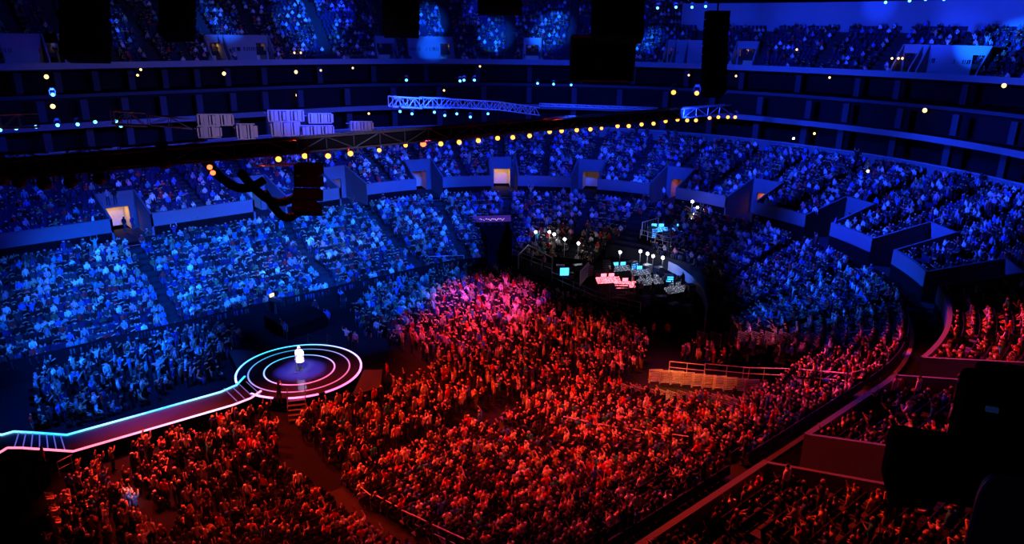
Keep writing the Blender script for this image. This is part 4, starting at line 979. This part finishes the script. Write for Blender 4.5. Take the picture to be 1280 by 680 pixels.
# ------------------------------------------------------------------ suite lamps, upper voms, details
SLP=[(34,57,33.5),(58,96,26.8),(66,133,19),(172,94,27),(176,87,27),(280,92,26.8),(305,57,33),(334,57,33),(368,66,31),(376,66,31),(370,90,27),(372,119,19.5),(401,88,27),(441,85,27),(512,57,33),(539,57,33),(555,113,19.),(869,59,33),(861,94,27),(920,95,26.8),(996,62,33),(1037,97,27),(1166,62,33),(1199,62,33),(1156,138,19.5),(1255,107,26.5),(1115,73,30.5),(1123,73,30.5),(1128,73,30.5),(461,142,19.5),(1018,167,17),(992,173,17),(600,83,27),(1085,214,12),(1020,221,12)]
for i,(x,y,d) in enumerate(SLP):
    t,P=at_ring(x,y,d-.3); m=MB(); m.sph((0,0,0),.26 if i in (1,2,5,10,11,24,25) else .16,8,5); o=m.build('wall_lamp',YEL if i not in(0,6,7,14,15,17,22,23,31,33,34) else WHL); o.location=P
    lev='top deck' if y<70 else 'upper suites' if y<110 else 'lower suites' if y<180 else 'second tier'
    tag(o,'small glowing lamp at the %s, %s from left there'%(lev,ordw(1+sum(1 for q in SLP if (q[1]<70,70<=q[1]<110,110<=q[1]<180,q[1]>=180)==(y<70,70<=y<110,110<=y<180,y>=180) and (q[0],q[1])<(x,y)))),'lamp','suite and passage lamps')
def upvom(x,warm,st,w=4.2,mt=PALE):
    t,P=at_ring(x,72,29.9); vom(t,29.9,2.5,21.,21.9,25.,2.9,warm,st,hw=w/2,op=(-w/2+.25,w/2-.25) if w<4 else (-w/2+.3,-w/2+1.8) ,nm='wall_top_entrance',mt=mt)
for x,c_,s_,w_ in UVX: upvom(x,c_,s_,w_)
# suite guests
for i in range(90):
    d,z=random.choice(((15.6,12.3),(15.2,15.55),(22.,18.2),(16.5,12.3)))
    t=random.uniform(-45,60) if i%3 else random.uniform(60,165); x,y=ringP(t,d); px_,py_,zz=proj((x,y,z+1))
    if not(0<px_<1280): continue
# phones held up
for i,(x,y,r) in enumerate(((129,477,0),(214,463,0),(155,378,0),(440,303,0),(1069,213,0),(1083,215,0))): pass
# ------------------------------------------------------------------ near objects at the bottom corners
def nearobj():
    C=at_r(1200,560,6.0); c=empty('television_camera',C,-TH-.35); tag(c,'large black television camera silhouette at the lower right edge','camera')
    def R(x0,y0,x1,y1,r,dep,name,mt=BLACK,par=c):
        A=at_r((x0+x1)/2,(y0+y1)/2,r)-C; L=Matrix.Rotation(TH+.35,3,'Z')@Vector(A); w=(x1-x0)/FPX*r; h=(y1-y0)/FPX*r
        m=MB(); m.box(tuple(L),(w,dep,h)); o=m.build(name,mt,par); b=o.modifiers.new('b','BEVEL'); b.width=.05; b.segments=3; return o
    R(1136,560,1300,622,6.0,.3,'lens_housing'); R(1212,480,1300,570,6.1,.3,'body'); R(1232,462,1300,495,6.0,.2,'viewfinder'); 
    m=MB(); A=Matrix.Rotation(TH+.35,3,'Z')@Vector(at_r(1118,585,5.95)-C); m.cyl(tuple(A+Vector((.25,0,0))),tuple(A),.22,20,.27); m.build('lens_hood',BLACK,c,True)
    m=MB(); A=Matrix.Rotation(TH+.35,3,'Z')@Vector(at_r(1240,512,5.75)-C); m.box(tuple(A),(.07,.03,.03)); m.build('display',mat('dim_blue_display',(.02,.03,.1),.3,emit=(.05,.12,.6),es=.05),c)
    m=MB(); A=Matrix.Rotation(TH+.35,3,'Z')@Vector(at_r(1250,622,6.1)-C); m.cyl(tuple(A),tuple(A-Vector((0,0,1.6))),.09,12); m.build('pedestal',BLACK,c)
nearobj()
C=at_r(1268,660,4.6); c=empty('chair_back',C,-TH-.4); tag(c,'rounded slate-grey chair back at the lower right corner','chair')
m=MB(); 
o=None
w,h=.36,.55; m=MB(); n=20; pts=[]
for i in range(n+1):
    a=PI*i/n; pts.append((w/2*abs(math.cos(a))**.5*(1 if math.cos(a)>0 else -1),h*.5*abs(math.sin(a))**.5))
pts=[(w/2,-h)]+pts+[(-w/2,-h)]
k=len(m.v); m.v+=[(p[0],0,p[1]) for p in pts]; m.f.append(tuple(range(len(pts)))); m.c.append(None); o=m.build('backrest',mat('slate_plastic',(.06,.06,.09),.5),c); md=o.modifiers.new('s','SOLIDIFY'); md.thickness=.05
m=MB(); m.path([(p[0],0,p[1]) for p in pts],.008); m.build('rim',METAL,c)
# road cases in the dark corner bottom left
for i,(x,y,s) in enumerate(((18,640,1.5),(45,672,1.3),(8,600,1.4),(50,610,1.1))):
    P=at_z(x,y,0); c=empty('road_case',P,.3*i); tag(c,'black road case in the dark lower left corner, %s'%['largest','nearest the bottom edge','below the catwalk end','smallest, beside the crowd'][i],'case','road cases in the dark corner')
    m=MB(); m.box((0,0,s*.5+.1),(s,s*.7,s)); m.build('box',BLACK,c); m=MB()
    for sx in (-1,1):
        for sy in (-1,1): m.cyl((sx*s/2,sy*s*.35,.1),(sx*s/2,sy*s*.35,s+.1),.03)
    m.build('edge_trim',DKMET,c)
    for sx in (-1,1): m=MB(); m.sph((sx*s*.35,0,.07),.07); m.build('caster',DKMET,c)
# ladder-backed empty folding chairs bottom left
fc=None
for i,(x,y) in enumerate(((66,630),(70,645),(75,660),(92,634),(97,648),(102,663),(84,675),(112,640),(115,655))):
    P=at_z(x,y,0)
    if fc is None:
        fc=empty('folding_chair',(0,0,0)); m=MB(); m.box((0,0,.45),(.42,.4,.04)); m.build('seat',mat('tan_seat',(.4,.3,.18),.7),fc); m=MB()
        for q in range(3): m.box((0,-.2,.62+q*.12),(.42,.03,.07))
        m.build('backrest',bpy.data.materials['tan_seat'],fc)
        for sx in (-1,1): m=MB(); m.cyl((sx*.2,-.2,.95),(sx*.2,.2,0),.015); m.cyl((sx*.2,.18,.45),(sx*.2,-.2,0),.015); m.build('leg',METAL,fc)
        o=fc
    else: o=copy_tree(fc)
    o.location=P; o.rotation_euler=(0,0,-.6); tag(o,'empty tan slat-backed folding chair, %s counting across the lower left floor'%ordw(i+1),'chair','folding chairs at the lower left')
# ------------------------------------------------------------------ colour management
sc.view_settings.view_transform='Standard'; sc.view_settings.look='None'; sc.view_settings.exposure=0.0; sc.view_settings.gamma=1; sc.view_settings.use_curve_mapping=False
sc.cycles.max_bounces=4; sc.cycles.diffuse_bounces=1; sc.cycles.glossy_bounces=2; sc.cycles.use_denoising=True; sc.cycles.sample_clamp_indirect=3
